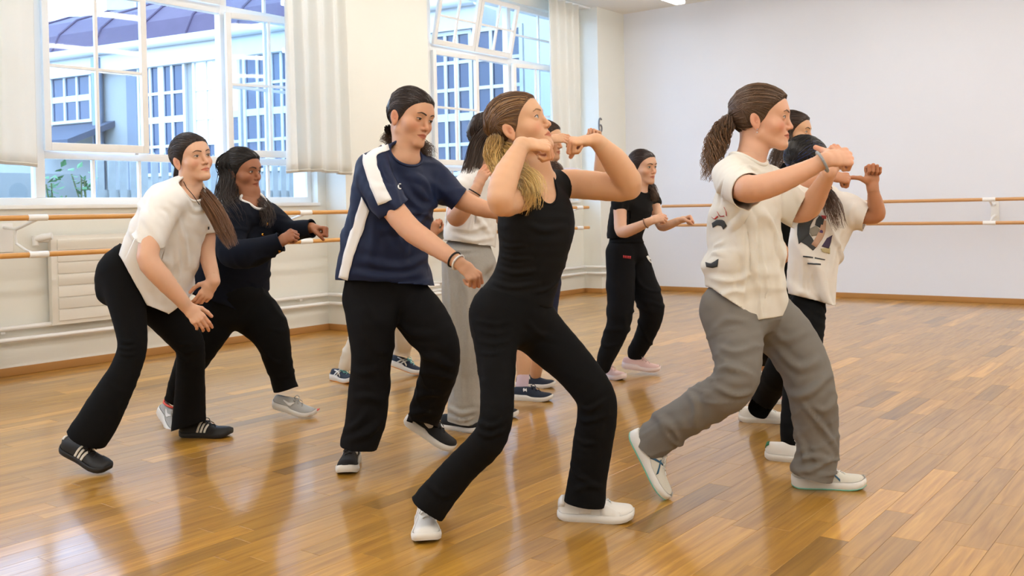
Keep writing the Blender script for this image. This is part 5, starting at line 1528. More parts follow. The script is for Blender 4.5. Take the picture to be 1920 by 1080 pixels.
def person_B():
    p = Person('person in dark navy overshirt and black trousers, fists forward, beside the leaning white tee', 5.05, (440, 790))
    D0 = p.D0
    p.head(455, 321, .0, 66, -4, 3, 1.0)
    torso = Chain(D0, [(425, 590, .02, 66, .66), (428, 545, .02, 68, .66), (442, 490, .0, 60, .68), (458, 440, .0, 54, .68), (470, 405, .0, 48, .6), (472, 384, .0, 32, .6), (470, 372, .0, 22, .7)], yaw=(52, 46), k=.03)
    sr = Chain(D0, [(468, 398, -.02, 24), (446, 408, -.13, 27), (434, 445, -.20, 27), (436, 474, -.27, 27), (475, 474, -.33, 27), (508, 461, -.36, 20), (523, 455, -.37, 17), (530, 452, -.37, 17)], k=.03)
    sl = Chain(D0, [(476, 396, .02, 22), (503, 402, .14, 22), (530, 424, .06, 20), (548, 432, .0, 18), (570, 430, -.06, 17), (580, 429, -.08, 16), (588, 428, -.09, 16)], k=.03)
    hR = p.arm([(436, 474, -.27, 13), (475, 474, -.33, 12), (523, 456, -.37, 10.5)], True, (.72, .45, -.1), (-.35, .35, -.85), 1, 'fist', .95)
    hL = p.arm([(530, 424, .06, 12), (560, 430, -.03, 11), (584, 427, -.09, 10)], True, (.93, -.05, -.2), (.0, .9, .15), -1, 'fist', .95)
    pel = Chain(D0, [(440, 545, .0, 55, .8), (432, 575, .02, 58, .8)], yaw=50, k=.03)
    l1 = Chain(D0, [(418, 575, -.02, 42), (384, 632, -.06, 36), (356, 684, -.04, 28), (338, 722, .0, 22), (326, 752, .02, 17), (322, 760, .02, 17)], k=.03)
    l2 = Chain(D0, [(462, 572, .08, 48), (500, 614, .06, 38), (516, 655, .05, 28), (526, 690, .08, 24), (534, 722, .10, 22), (537, 734, .10, 22)], k=.03)
    garment('trousers', pel.prims() + l1.prims() + l2.prims(), .0088, [cutp(D0, (380, 535), (500, 535), (440, 580), .3), hemp(l1, .1, .004, .01), hemp(l2, .1, .004, .01)], M_blk, p.root, fold=[lambda V, N: folds(V, N, (.5, .1, .8), .004, 15, 6, 32)])
    p.build_body(SK_B, [(467, 362, .0, 19), (470, 384, .0, 24)], torso.prims(-.025, a=4), [hR[0], hL[0]], [hR[1], hL[1]], legs=[l1.prims(-.018, b=-5), l2.prims(-.018, b=-5)], h=.009, blush=.6, lips=(.75, .42, .40), hres=.003)
    p.face((.08, .05, .03), np.array(S(43, 33, 30)))
    o, V, Fq, ed = garment('overshirt', torso.prims() + sr.prims() + sl.prims(), .0075,
        [cutp(D0, (345, 545), (468, 590), (460, 450), None, .004), cutp(D0, (455, 597), (512, 535), (460, 450), None, .004), hemp(sr, .07, 0, .008), hemp(sl, .07, 0, .008), ('ell', P(476, 376, D0 - .05), np.eye(3), (.07, .07, .055), True)],
        M_navy2, p.root, fold=[lambda V, N: folds(V, N, (.2, .2, 1), .006, 16, 6, 33)])
    for E_ in ed: ring_tube(p, 'undershirt_collar', E_, .008, M_wht, o)
    for ch in (sr, sl):
        q, d = ch.end(); 
        band(p, 'cuff', q - d * .012, d, ch.r[-1] + .001, .005, M_navy2)
    b = bvh_of(V, Fq)
    for (x, y) in ((501, 420), (524, 471), (492, 440)): decal('button', b, [(x - 2.2, y - 2.5), (x - 2.2, y + 2.5)], [(x + 2.2, y - 2.5), (x + 2.2, y + 2.5)], 3, 3, M_gold, o, off=.004)
    p.hair_cap(H_BLK, tie=(.075, -.045, -.06), tie2=(-.075, -.03, -.06), part=0.0, n=260, vol=.010, seed=34, rs=.003)
    cols = [H_BLK, H_BLK * 1.2, np.array(S(52, 38, 32)), np.array(S(58, 42, 34))]
    p.tail('loose_hair', [(427, 330, -.04, 16), (424, 372, -.08, 22), (440, 405, -.17, 22), (452, 432, -.19, 14)], 200, .003, cols, 35, wave=.010, wfreq=2.0, jitter=.45, k=22, first=[(.02, -.03, .112), (.076, -.055, .05)])
    p.tail('loose_hair', [(446, 335, .12, 14), (462, 368, .09, 14), (492, 386, -.02, 15), (502, 410, -.08, 14), (497, 428, -.10, 8)], 170, .003, cols, 36, wave=.010, wfreq=2.0, jitter=.45, k=22, first=[(-.02, -.02, .112), (-.078, -.03, .04)])
    V_, F_ = tube_arrays([p.hw((.080 + .002, -.002 + .009 * math.cos(a), -.052 + .010 * math.sin(a))) for a in np.linspace(0, 2 * PI, 17)], .0022, 6); p.par(link('hoop_earring', mesh_np('hoop_earring', np.array(V_), F_, M_gold)))
    for pos, toe, up, sd, lin_ in ((P(548, 773, 5.15), cdir(.93, -.2, -.3), cdir(.15, .95, -.2), -1, None), (P(316, 796, 5.02), cdir(.62, -.42, -.62), cdir(.3, .9, .0), 1, M_coral)):
        sh, patch, W = shoe(p, toe, up, pos, .245, sd, M_meshg, M_rubw, style='runner', lace=M_meshg, sole_h=.03, lining=lin_, toe_cap=None)
        for q in (-1, 1): patch('side_swoosh', [(.28, .50, .56), (.34, .38, .50), (.42, .26, .42), (.48, .26, .50), (.52, .44, .58), (.56, .62, .68)], M_wht, q)
        V_ = [W((x, y, z)) for x, y, z in ((-.03, .222, .012), (.03, .222, .012), (.02, .246, .022), (-.02, .246, .022))]
        patch('toe_bumper', [(.94, -.3, .25), (.97, -.3, .3), (.995, -.3, .3)], M_coral, 1, .004); patch('toe_bumper', [(.94, -.3, .25), (.97, -.3, .3), (.995, -.3, .3)], M_coral, -1, .004)
    return p

def person_C():
    p = Person('person in navy sports tee with white shoulder stripe, baggy black trousers, arms swinging forward', 4.05, (720, 870))
    D0 = p.D0
    p.head(770, 220, .0, 50, -12, -7, 1.04)
    torso = Chain(D0, [(722, 560, .02, 86, .70), (720, 520, .02, 85, .68), (722, 465, .0, 80, .64), (732, 405, -.0, 76, .64), (742, 350, .0, 76, .58), (752, 315, .0, 58, .52), (756, 288, .0, 32, .6), (758, 276, .0, 24, .7)], yaw=(30, 38), k=.03)
    sr = Chain(D0, [(735, 308, -.02, 32), (700, 318, -.11, 37), (714, 355, -.18, 34), (734, 386, -.22, 30), (742, 398, -.22, 30)], k=.03)
    sl = Chain(D0, [(765, 310, .02, 30), (808, 330, .12, 33), (836, 355, .10, 27), (856, 372, .08, 22), (864, 378, .08, 22)], k=.03)
    prR, hR, cR = p.arm([(735, 310, -.02, 24), (702, 322, -.11, 25), (724, 372, -.2, 23), (764, 425, -.28, 22), (800, 452, -.34, 20), (842, 480, -.42, 15), (862, 494, -.45, 11.5)], True, (.70, -.62, -.2), (.45, .45, -.75), 1, 'loose', .95)
    prL, hL, cL = p.arm([(765, 312, .02, 24), (808, 332, .12, 24), (852, 366, .10, 20), (896, 388, .08, 17), (945, 400, .06, 13), (965, 404, .05, 11)], True, (.95, -.2, 0), (.1, .6, -.75), -1, 'loose', .95)
    pel = Chain(D0, [(722, 520, .0, 70, .62), (722, 555, .02, 74, .64)], yaw=32, k=.03)
    l1 = Chain(D0, [(690, 558, -.02, 46), (697, 610, -.06, 46), (697, 670, -.07, 38), (691, 735, -.06, 38), (684, 795, -.06, 37), (673, 832, -.06, 35), (671, 842, -.06, 33)], k=.025)
    l2 = Chain(D0, [(760, 558, .09, 45), (795, 602, .02, 47), (822, 645, -.02, 39), (824, 690, .02, 36), (808, 742, .12, 33), (795, 784, .2, 30), (791, 799, .2, 30)], k=.025)
    garment('trousers', pel.prims() + l1.prims() + l2.prims(), .0088, [cutp(D0, (640, 505), (800, 505), (720, 560), .3), hemp(l1, .12, .006, .008), hemp(l2, .11, .005, .008)], M_blk2, p.root, creases=[([(655,822),(690,812),(718,785)],7,.012),([(645,806),(665,800),(690,770)],6,.010),([(655,690),(680,700),(720,690)],7,.007),([(660,750),(690,745),(722,755)],7,.007),([(784,676),(810,668),(845,690)],6,.010),([(786,700),(812,700),(850,712)],6,.008),([(772,752),(795,740),(830,740)],6,.008),([(768,778),(795,772),(822,780)],5,.008),([(742,600),(770,625),(820,630)],7,.007)], fold=[lambda V, N: folds(V, N, (.8, .1, .6), .0045, 12, 4, 42)])
    p.build_body(SK_C, [(762, 270, .0, 24), (758, 296, .0, 30)], torso.prims(-.028, a=4), [prR, prL], [hR, hL], legs=[l1.prims(-.03, b=-5), l2.prims(-.03, b=-5)])
    p.face((.10, .07, .05), np.array(S(70, 53, 45)), lid=.45, gaze=(0, -.001))
    o, V, Fq, ed = garment('sports_tee', torso.prims() + sr.prims() + sl.prims(),   .0072,
        [cutp(D0, (634, 524), (806, 534), (720, 450), None, .004), hemp(sr, .082, 0, .016), hemp(sl, .075, 0, .012), ('ell', P(768, 284, D0 - .06), np.eye(3), (.082, .09, .062), True)],
        M_navy, p.root, creases=[([(744,335),(770,375),(800,392),(835,360)],7,.010),([(700,432),(770,425),(812,392)],7,.010),([(672,486),(748,502),(800,480)],7,.009),([(664,512),(730,520),(798,512)],6,.008),([(716,300),(722,325),(740,352)],5,-.008),([(690,400),(700,440),(690,500)],7,.008),([(740,390),(762,440),(758,500)],7,.008),([(690,345),(712,352),(735,350)],5,.006),([(775,330),(800,350),(815,385)],6,.009),([(655,400),(662,430),(655,460)],5,.007)], fold=[fold_drape(.010, 43, 12, 4, nrm(RIGHT + UP * .5)), lambda V, N: folds(V, N, (0, 0, 1), .005, 14, 6, 44)])
    for E_ in ed: ring_tube(p, 'collar', E_, .0065, M_navy, o)
    b = bvh_of(V, Fq)
    decal('shoulder_stripe', b, [(733, 268), (700, 279), (682, 288), (681, 306), (692, 342), (710, 385)], [(734, 281), (714, 288), (706, 293), (707, 312), (722, 350), (734, 376)], 26, 6, M_wht, o, off=.0055)
    decal('side_stripe', b, [(680, 368), (664, 420), (648, 470), (637, 521)], [(693, 396), (682, 432), (664, 480), (653, 525)], 24, 5, M_wht, o, off=.0065)
    t = np.linspace(math.radians(60), math.radians(300), 9)
    decal('chest_emblem', b, [(749 + 4.5 * math.cos(a), 350 - 6 * math.sin(a)) for a in t], [(749.5 + 2.8 * math.cos(a), 350 - 4 * math.sin(a)) for a in t], 9, 3, M_wht, o, off=.003)
    p.hair_cap(H_DARK, tie=(0.01, -.092, -.062), n=210, vol=.006, part=-.004, seed=44)
    cc = [H_DARK * 1.2, S(84, 58, 38), S(96, 66, 42)]
    p.tail('ponytail', [(738, 262, .12, 10), (728, 258, .08, 12), (727, 268, .08, 10)], 60, .0026, cc, 45, wave=.011, wfreq=3.0, jitter=.3, curl=1, k=22, first=(.02, -.095, -.06))
    p.tail('ponytail', [(770, 272, .14, 12), (792, 282, .08, 17), (808, 294, .04, 13)], 120, .0026, cc, 46, wave=.012, wfreq=3.2, jitter=.3, curl=1, k=24, first=(-.02, -.095, -.06))
    q = cR.c[-1]; d = nrm(cR.c[-1] - cR.c[-3])
    band(p, 'bracelet', q - d * .03, d, .030, .004, M_cord); band(p, 'bracelet', q - d * .008, d, .029, .004, M_wht)
    toe = P(842, 849, floor_depth(842, 850) ); td = cdir(.84, -.52, -.15)
    for pos, tdir, up, sd in ((hit(658, 876, 2, 0), wdir(.06, 0, -1), ZUP, 1), (toe - td * .125, td, cdir(.5, .86, -.1), -1)):
        sh, patch, W = shoe(p, tdir, up, pos, .255, sd, M_meshb, M_rubw, style='runner', lace=M_shoeb, sole_h=.030, high=.014)
        for q in (-1, 1): patch('side_swoosh', [(.10, .78, .82), (.18, .58, .68), (.28, .40, .55), (.38, .28, .46), (.45, .26, .50), (.49, .34, .62), (.52, .52, .66)], M_wht, q)
    return p

def person_D():
    p = Person('person in white top and baggy grey sweatpants, hand raised to the chest', 4.80, (870, 800))
    D0 = p.D0
    p.head(920, 258, .02, 100, -4, 0, 1.0)
    torso = Chain(D0, [(882, 480, .02, 44, .66), (882, 440, .02, 48, .66), (884, 400, .0, 46, .68), (890, 360, .0, 42, .62), (898, 330, .0, 30, .6), (902, 318, 0, 20, .7)], yaw=70, k=.03)
    sr = Chain(D0, [(895, 345, -.02, 22), (872, 350, -.12, 22), (866, 366, -.14, 20)], k=.03)
    hR = p.arm([(892, 348, -.02, 17), (870, 354, -.13, 19), (855, 405, -.22, 18), (866, 395, -.28, 18), (884, 370, -.30, 13), (894, 354, -.30, 10.5)], True, (.40, .88, .05), (-.55, .25, -.75), 1, 'relaxed', .95)
    hL = p.arm([(900, 350, .02, 17), (925, 362, .13, 18), (945, 410, .12, 16), (960, 420, .05, 12)], True, (.9, .3, 0), (0, .6, -.8), -1, 'loose', .9)
    pel = Chain(D0, [(880, 458, .0, 38, .8), (884, 492, .02, 46, .8)], yaw=70, k=.03)
    l1 = Chain(D0, [(866, 490, -.06, 40), (870, 560, -.06, 41), (875, 640, -.06, 37), (875, 710, -.05, 32), (873, 760, -.05, 30), (870, 786, -.05, 28), (869, 794, -.05, 27)], k=.025)
    l2 = Chain(D0, [(903, 508, .08, 33), (915, 600, .10, 38), (915, 690, .1, 32), (912, 770, .1, 28)], k=.025)
    garment('sweatpants', pel.prims() + l1.prims() + l2.prims(), .0088, [cutp(D0, (830, 447), (930, 452), (880, 520), .3), hemp(l1, .1, .006, .006), hemp(l2, .1, .006, .006)], M_grey, p.root, creases=[([(842,480),(848,600),(852,740)],6,.011),([(872,490),(876,600),(872,700)],6,.010),([(856,500),(862,640),(864,740)],5,.008),([(843,765),(865,776),(893,770)],4,.011),([(843,782),(868,788),(890,782)],3,.008),([(832,470),(865,476),(900,472)],3,-.010)], fold=[lambda V, N: folds(V, N, (.9, .2, .25), .011, 12, 2.5, 52), lambda V, N: folds(V, N, (0, 0, 1), .006, 22, 5, 53, sstep(.30, .12, V[:, 2]))])
    p.build_body(SK_C, [(908, 308, .0, 19), (902, 328, .0, 24)], torso.prims(-.02, a=4), [hR[0], hL[0]], [hR[1], hL[1]], legs=[l1.prims(-.03, b=-5), l2.prims(-.03, b=-5)], h=.010, hres=.0035)
    p.face((.10, .07, .05), np.array(S(83, 63, 50)))
    o, V, Fq, ed = garment('crop_top', torso.prims() + sr.prims(), .0075, [cutp(D0, (830, 450), (930, 463), (885, 400), None, .004), hemp(sr, .09, 0, .004), ('ell', P(904, 318, D0 - .03), np.eye(3), (.07, .07, .05), True)], M_tee, p.root, creases=[([(845,425),(880,432),(915,420)],5,.010),([(850,440),(885,450),(925,445)],4,.009),([(865,395),(895,410),(920,440)],5,.008),([(880,370),(895,390),(915,400)],5,.008)], fold=[fold_drape(.010, 54, 14, 5, nrm(RIGHT * .6 + UP * .6))])
    cols = [H_DARK, np.array(S(70, 52, 40)), np.array(S(96, 72, 54))]
    p.hair_cap(H_DARK * 1.2, tie=(.06, -.07, -.05), tie2=(-.06, -.07, -.05), part=0.0, n=240, vol=.010, seed=54, rs=.003)
    p.tail('loose_hair', [(897, 268, -.06, 15), (886, 310, -.08, 17), (870, 352, -.12, 14), (850, 388, -.14, 9)], 190, .0028, cols, 55, wave=.004, wfreq=1.2, jitter=.6, k=20, first=[(.015, .0, .112), (.078, -.02, .04)])
    p.tail('loose_hair', [(902, 270, .02, 14), (898, 320, -.02, 14), (890, 362, -.10, 9)], 120, .0028, cols, 56, wave=.004, wfreq=1.2, jitter=.6, k=20, first=[(.01, -.06, .11), (.055, -.085, .03)])
    c = hR[2]; d = nrm(c.c[-1] - c.c[-3]); band(p, 'bracelet', c.c[-1] - d * .02, d, .030, .003, M_cord)
    for pos, tdir, sd in ((hit(866, 806, 2, 0), wdir(.85, 0, -.5), 1), (hit(925, 782, 2, 0), wdir(.9, 0, -.3), -1)):
        shoe(p, tdir, ZUP, pos, .25, sd, M_meshb, M_rubw, lace=M_shoeb, sole_h=.024)
    return p

def person_F():
    p = Person('person mostly hidden behind the black tank top, pale lavender tee, fist raised', 5.65, (990, 745))
    D0 = p.D0
    p.head(1022, 264, .0, 64, -4, 0, 1.0)
    torso = Chain(D0, [(1010, 520, .02, 46, .66), (1010, 460, .0, 48, .68), (1020, 400, .0, 48, .66), (1028, 350, .0, 44, .58), (1030, 325, .0, 28, .6), (1028, 314, .0, 18, .7)], yaw=40, k=.03)
    sl = Chain(D0, [(1040, 338, .02, 20), (1072, 336, .12, 22), (1098, 338, .10, 17), (1108, 340, .10, 15)], k=.03)
    hL = p.arm([(1040, 338, .02, 16), (1072, 338, .12, 16), (1100, 342, .1, 14), (1124, 346, .08, 13), (1126, 315, .04, 12.5), (1126, 290, .02, 10), (1124, 272, .0, 8.5)], True, (-.25, .9, -.1), (.5, .3, .8), -1, 'loose', .95)
    hR = p.arm([(1020, 340, -.02, 16), (990, 345, -.12, 16), (985, 380, -.25, 14), (1010, 320, -.25, 11), (1030, 262, -.22, 8.5)], True, (.9, .12, .1), (-.1, .6, -.75), 1, 'relaxed+side', .95)
    pel = Chain(D0, [(1008, 500, .0, 42, .8), (1006, 530, .02, 44, .8)], yaw=45, k=.03)
    s1 = Chain(D0, [(990, 530, -.06, 30), (984, 580, -.08, 27), (980, 640, -.08, 24)], k=.025)
    s2 = Chain(D0, [(1022, 530, .08, 30), (1018, 580, .1, 27), (1015, 640, .15, 24)], k=.025)
    garment('shorts', pel.prims() + s1.prims() + s2.prims(), .008, [hemp(s1, .12, .002, .004), hemp(s2, .12, .002, .004)], M_navy, p.root, fold=[lambda V, N: folds(V, N, (0, 0, 1), .004, 16, 5, 62)])
    le1 = Chain(D0, [(990, 540, -.06, 22), (984, 600, -.08, 20), (980, 650, -.08, 15), (982, 680, -.09, 15), (980, 710, -.10, 10), (978, 730, -.10, 9)], k=.02)
    le2 = Chain(D0, [(1022, 540, .08, 22), (1016, 600, .1, 20), (1012, 650, .15, 15), (1006, 690, .2, 12), (1002, 715, .28, 9)], k=.02)
    p.build_body(SK_E, [(1026, 304, .0, 16), (1028, 322, .0, 21)], torso.prims(-.02, a=4), [hL[0], hR[0]], [hL[1], hR[1]], legs=[le1.prims(), le2.prims()], h=.010, hres=.0035)
    p.face((.10, .07, .05), np.array(S(83, 63, 50)))
    o, V, Fq, ed = garment('tee_shirt', torso.prims() + sl.prims(), .008, [cutp(D0, (950, 505), (1070, 512), (1010, 420), None), hemp(sl, .09, 0, .004), ('ell', P(1034, 320, D0 - .04), np.eye(3), (.07, .07, .05), False)], M_lav, p.root, fold=[fold_drape(.005, 64, 12, 4)])
    p.hair_cap(np.array(S(64, 46, 36)), tie=(0, -.10, -.04), n=140, vol=.006, seed=64)
    p.tail('ponytail', [(1008, 300, .04, 8), (1032, 312, -.04, 11), (1048, 320, -.09, 10), (1046, 345, -.10, 8)], 90, .003, [H_DARK, H_BRN, S(110, 78, 52)], 65, wave=.005, jitter=.3, first=(0, -.10, -.04))
    sk = Chain(D0, [(981, 704, -.10, 11), (979, 722, -.10, 11), (978, 738, -.10, 11)], k=.02)
    garment('sock', sk.prims(.001), .005, [], M_sock, p.root)
    for pos, tdir, sd in ((hit(997, 750, 2, 0), wdir(.93, 0, -.35), 1), (hit(1002, 726, 2, 0), wdir(.93, 0, -.3), -1)):
        sh, patch, W = shoe(p, tdir, ZUP, pos, .24, sd, M_meshn, M_rubw, style='slip' if sd < 0 else 'runner', lace=M_meshn, sole_h=.024)
        for q in (-1, 1): patch('side_letter', [(.30, .50, .62), (.32, .36, .68), (.35, .44, .52), (.38, .40, .64), (.40, .34, .46)], M_wht, q)
    return p

def person_G():
    p = Person('person hidden behind the navy sports tee, cream trousers, navy shoes with orange soles', 6.25, (700, 715))
    D0 = p.D0
    p.head(735, 330, .05, 80, -25, 0, .98)
    torso = Chain(D0, [(716, 545, .02, 40, .66), (722, 500, .0, 40, .68), (732, 440, .0, 42, .66), (740, 400, .0, 38, .58), (742, 382, .0, 24, .6)], yaw=60, k=.03)
    sl = Chain(D0, [(745, 405, .02, 18), (775, 415, .1, 20), (800, 428, .05, 19), (822, 434, .02, 16), (830, 436, .0, 13)], k=.03)
    hL = p.arm([(745, 405, .02, 12), (775, 415, .1, 12), (800, 432, .0, 10), (812, 440, -.1, 8)], True, (.2, .9, -.2), (-.2, .3, -.9), -1, 'loose', .9)
    hR = p.arm([(735, 405, -.02, 12), (712, 410, -.1, 12), (715, 450, -.15, 11), (740, 470, -.15, 8)], True, (.9, .2, 0), (0, .6, -.8), 1, 'loose', .9)
    pel = Chain(D0, [(718, 530, .0, 40, .8), (714, 555, .02, 42, .8)], yaw=60, k=.03)
    l1 = Chain(D0, [(698, 560, -.06, 28), (684, 615, -.1, 22), (662, 655, -.12, 17), (652, 680, -.14, 15), (650, 692, -.14, 15)], k=.025)
    l2 = Chain(D0, [(730, 560, .08, 28), (752, 600, .1, 22), (757, 635, .1, 18), (754, 656, .14, 16), (752, 668, .14, 16)], k=.025)
    garment('trousers', pel.prims() + l1.prims() + l2.prims(), .0095, [hemp(l1, .08, .006, .004), hemp(l2, .08, .006, .004)], M_cream, p.root, fold=[lambda V, N: folds(V, N, (.2, .1, 1), .006, 20, 6, 72)])
    p.build_body(SK_J, [(742, 374, .02, 15), (744, 388, .0, 20)], torso.prims(-.02, a=4), [hL[0], hR[0]], [hL[1], hR[1]], legs=[l1.prims(-.02, b=-5), l2.prims(-.02, b=-5)], h=.011, hres=.0040)
    garment('printed_shirt', torso.prims() + sl.prims(), .008, [cutp(D0, (660, 552), (770, 556), (720, 470), None), hemp(sl, .08, 0, .004)], mat('printed_cloth', (200, 192, 172), .85, var=.45, var_scale=28), p.root, fold=[fold_drape(.005, 74, 12, 4)])
    p.hair_cap(H_DARK, tie=(0, -.10, -.04), n=70, vol=.006, seed=74)
    for pos, tdir, up, sd in ((hit(643, 715, 2, 0), wdir(.72, 0, -.7), ZUP, 1), (P(758, 694, 6.42), cdir(.88, -.25, -.35), cdir(.25, .95, 0), -1)):
        sh, patch, W = shoe(p, tdir, up, pos, .25, sd, M_meshn, M_rubw, style='runner', lace=mat('aqua_lace', (130, 200, 200), .7), sole_h=.03, sole2=M_oran)
        for q in (-1, 1):
            patch('side_stripe', [(.24, .1, .2), (.34, .3, .5), (.44, .62, .8), (.48, .78, .9)], M_stripe, q); patch('side_stripe', [(.36, .1, .2), (.44, .3, .5), (.52, .62, .8)], M_stripe, q)
            patch('side_stripe', [(.22, .60, .72), (.34, .50, .64), (.46, .36, .5), (.56, .16, .3)], M_stripe, q)
    return p

def person_H():
    p = Person('person near the far corner in black sleeveless top, baggy black joggers and pink trainers', 6.20, (1175, 705))
    D0 = p.D0
    p.head(1205, 313, .0, 42, -4, 2, .95)
    torso = Chain(D0, [(1172, 465, .02, 31, .66), (1172, 440, .0, 33, .66), (1177, 412, .0, 36, .68), (1186, 388, .0, 40, .62), (1192, 370, .0, 33, .55), (1197, 356, .0, 19, .6), (1199, 350, 0, 14, .7)], yaw=(40, 40), k=.03)
    cr = Chain(D0, [(1188, 368, -.02, 18), (1166, 376, -.13, 17), (1162, 388, -.15, 15), (1161, 394, -.15, 14)], k=.03)
    cl = Chain(D0, [(1200, 366, .02, 17), (1222, 374, .12, 15), (1227, 386, .12, 12)], k=.03)
    hR = p.arm([(1186, 370, -.02, 12), (1165, 380, -.13, 13), (1163, 408, -.18, 12), (1166, 434, -.24, 11.5), (1188, 429, -.32, 10.5), (1208, 420, -.38, 8.5), (1219, 415, -.40, 7)], True, (.88, .28, -.1), (.0, .65, -.75), 1, 'loose', .92)
    hL = p.arm([(1200, 368, .02, 12), (1222, 376, .12, 12), (1232, 402, .08, 10), (1240, 424, .0, 9), (1256, 421, -.08, 8.5), (1272, 414, -.14, 6.5)], True, (.9, .2, -.2), (.1, .75, .4), -1, 'fist', .92)
    pel = Chain(D0, [(1173, 446, .0, 31, .8), (1175, 475, .02, 37, .85)], yaw=40, k=.03)
    l1 = Chain(D0, [(1162, 475, -.06, 27), (1164, 540, -.10, 27), (1162, 595, -.14, 24), (1149, 640, -.15, 20), (1137, 668, -.16, 17), (1133, 682, -.16, 14), (1132, 688, -.16, 13)], k=.025)
    l2 = Chain(D0, [(1188, 475, .08, 25), (1207, 535, .02, 27), (1222, 580, -.02, 24), (1213, 620, .02, 20), (1196, 655, .08, 17), (1190, 668, .1, 13)], k=.025)
    o, V, Fq, ed = garment('joggers', pel.prims() + l1.prims() + l2.prims(), .0095, [cutp(D0, (1135, 441), (1215, 441), (1175, 480), .2)], M_blk2, p.root, fold=[lambda V, N: folds(V, N, (.7, .1, .7), .005, 13, 5, 82)])
    b = bvh_of(V, Fq)
    decal('waistband', b, [(1140, 449), (1206, 449)], [(1140, 456), (1206, 456)], 14, 3, M_blk, o, off=.004)
    for k in range(5): decal('red_lettering', b, [(1168 + k * 3, 479 + k * .3), (1168 + k * 3, 484 + k * .3)], [(1170 + k * 3, 479 + k * .3), (1170 + k * 3, 484 + k * .3)], 3, 2, M_red, o, off=.004)
    decal('white_print', b, [(1211, 481), (1214, 487), (1219, 493)], [(1214, 479), (1219, 486), (1224, 494)], 5, 3, M_wht, o, off=.004)
    decal('white_print', b, [(1236, 622), (1228, 636), (1218, 648)], [(1239, 620), (1233, 637), (1224, 650)], 6, 3, M_wht, o, off=.004)
    p.build_body(SK_A, [(1201, 347, .0, 13), (1197, 362, .0, 18)], torso.prims(-.012, a=4), [hR[0], hL[0]], [hR[1], hL[1]], legs=[l1.prims(-.03, b=-5), l2.prims(-.03, b=-5)], h=.010, hres=.0035)
    p.face((.10, .07, .05), np.array(S(78, 58, 48)))
    o, V, Fq, ed = garment('sleeveless_top', torso.prims(.004) + cr.prims() + cl.prims(), .007, [cutp(D0, (1135, 447), (1215, 447), (1175, 400), None, .004), hemp(cr, .08, 0, .003), hemp(cl, .08, 0, .003), ('ell', P(1203, 352, D0 - .03), np.eye(3), (.065, .07, .045), True)], M_tank, p.root, fold=[lambda V, N: folds(V, N, (.2, 0, 1), .005, 18, 6, 84)])
    for E_ in ed: ring_tube(p, 'collar', E_, .006, M_tank, o)
    p.hair_cap(np.array(S(54, 40, 36)), tie=(0, -.10, -.05), n=150, vol=.004, seed=84, part=0.0)
    p.tail('ponytail', [(1205, 345, .08, 7), (1218, 352, .04, 10), (1226, 368, .0, 10), (1227, 378, .0, 6)], 110, .003, [H_DARK, S(72, 52, 40), S(104, 76, 54)], 85, wave=.009, wfreq=2.5, curl=.6, first=(0, -.10, -.05))
    c = hR[2]; d = nrm(c.c[-1] - c.c[-3]); band(p, 'bracelet', c.c[-1] - d * .03, d, .030, .003, mat('brown_cord', (120, 84, 66), .6))
    for pos, tdir, up, sd in ((P(1200, 694, 6.27), cdir(.95, -.10, -.25), cdir(.1, .97, -.1), -1), (hit(1143, 709, 2, 0), wdir(.7, 0, -.72), ZUP, 1)):
        shoe(p, tdir, up, pos, .245, sd, M_pinkk, mat('pale_pink_rubber', (240, 222, 220), .6), style='runner', lace=M_pinkk, sole_h=.03)
    return p

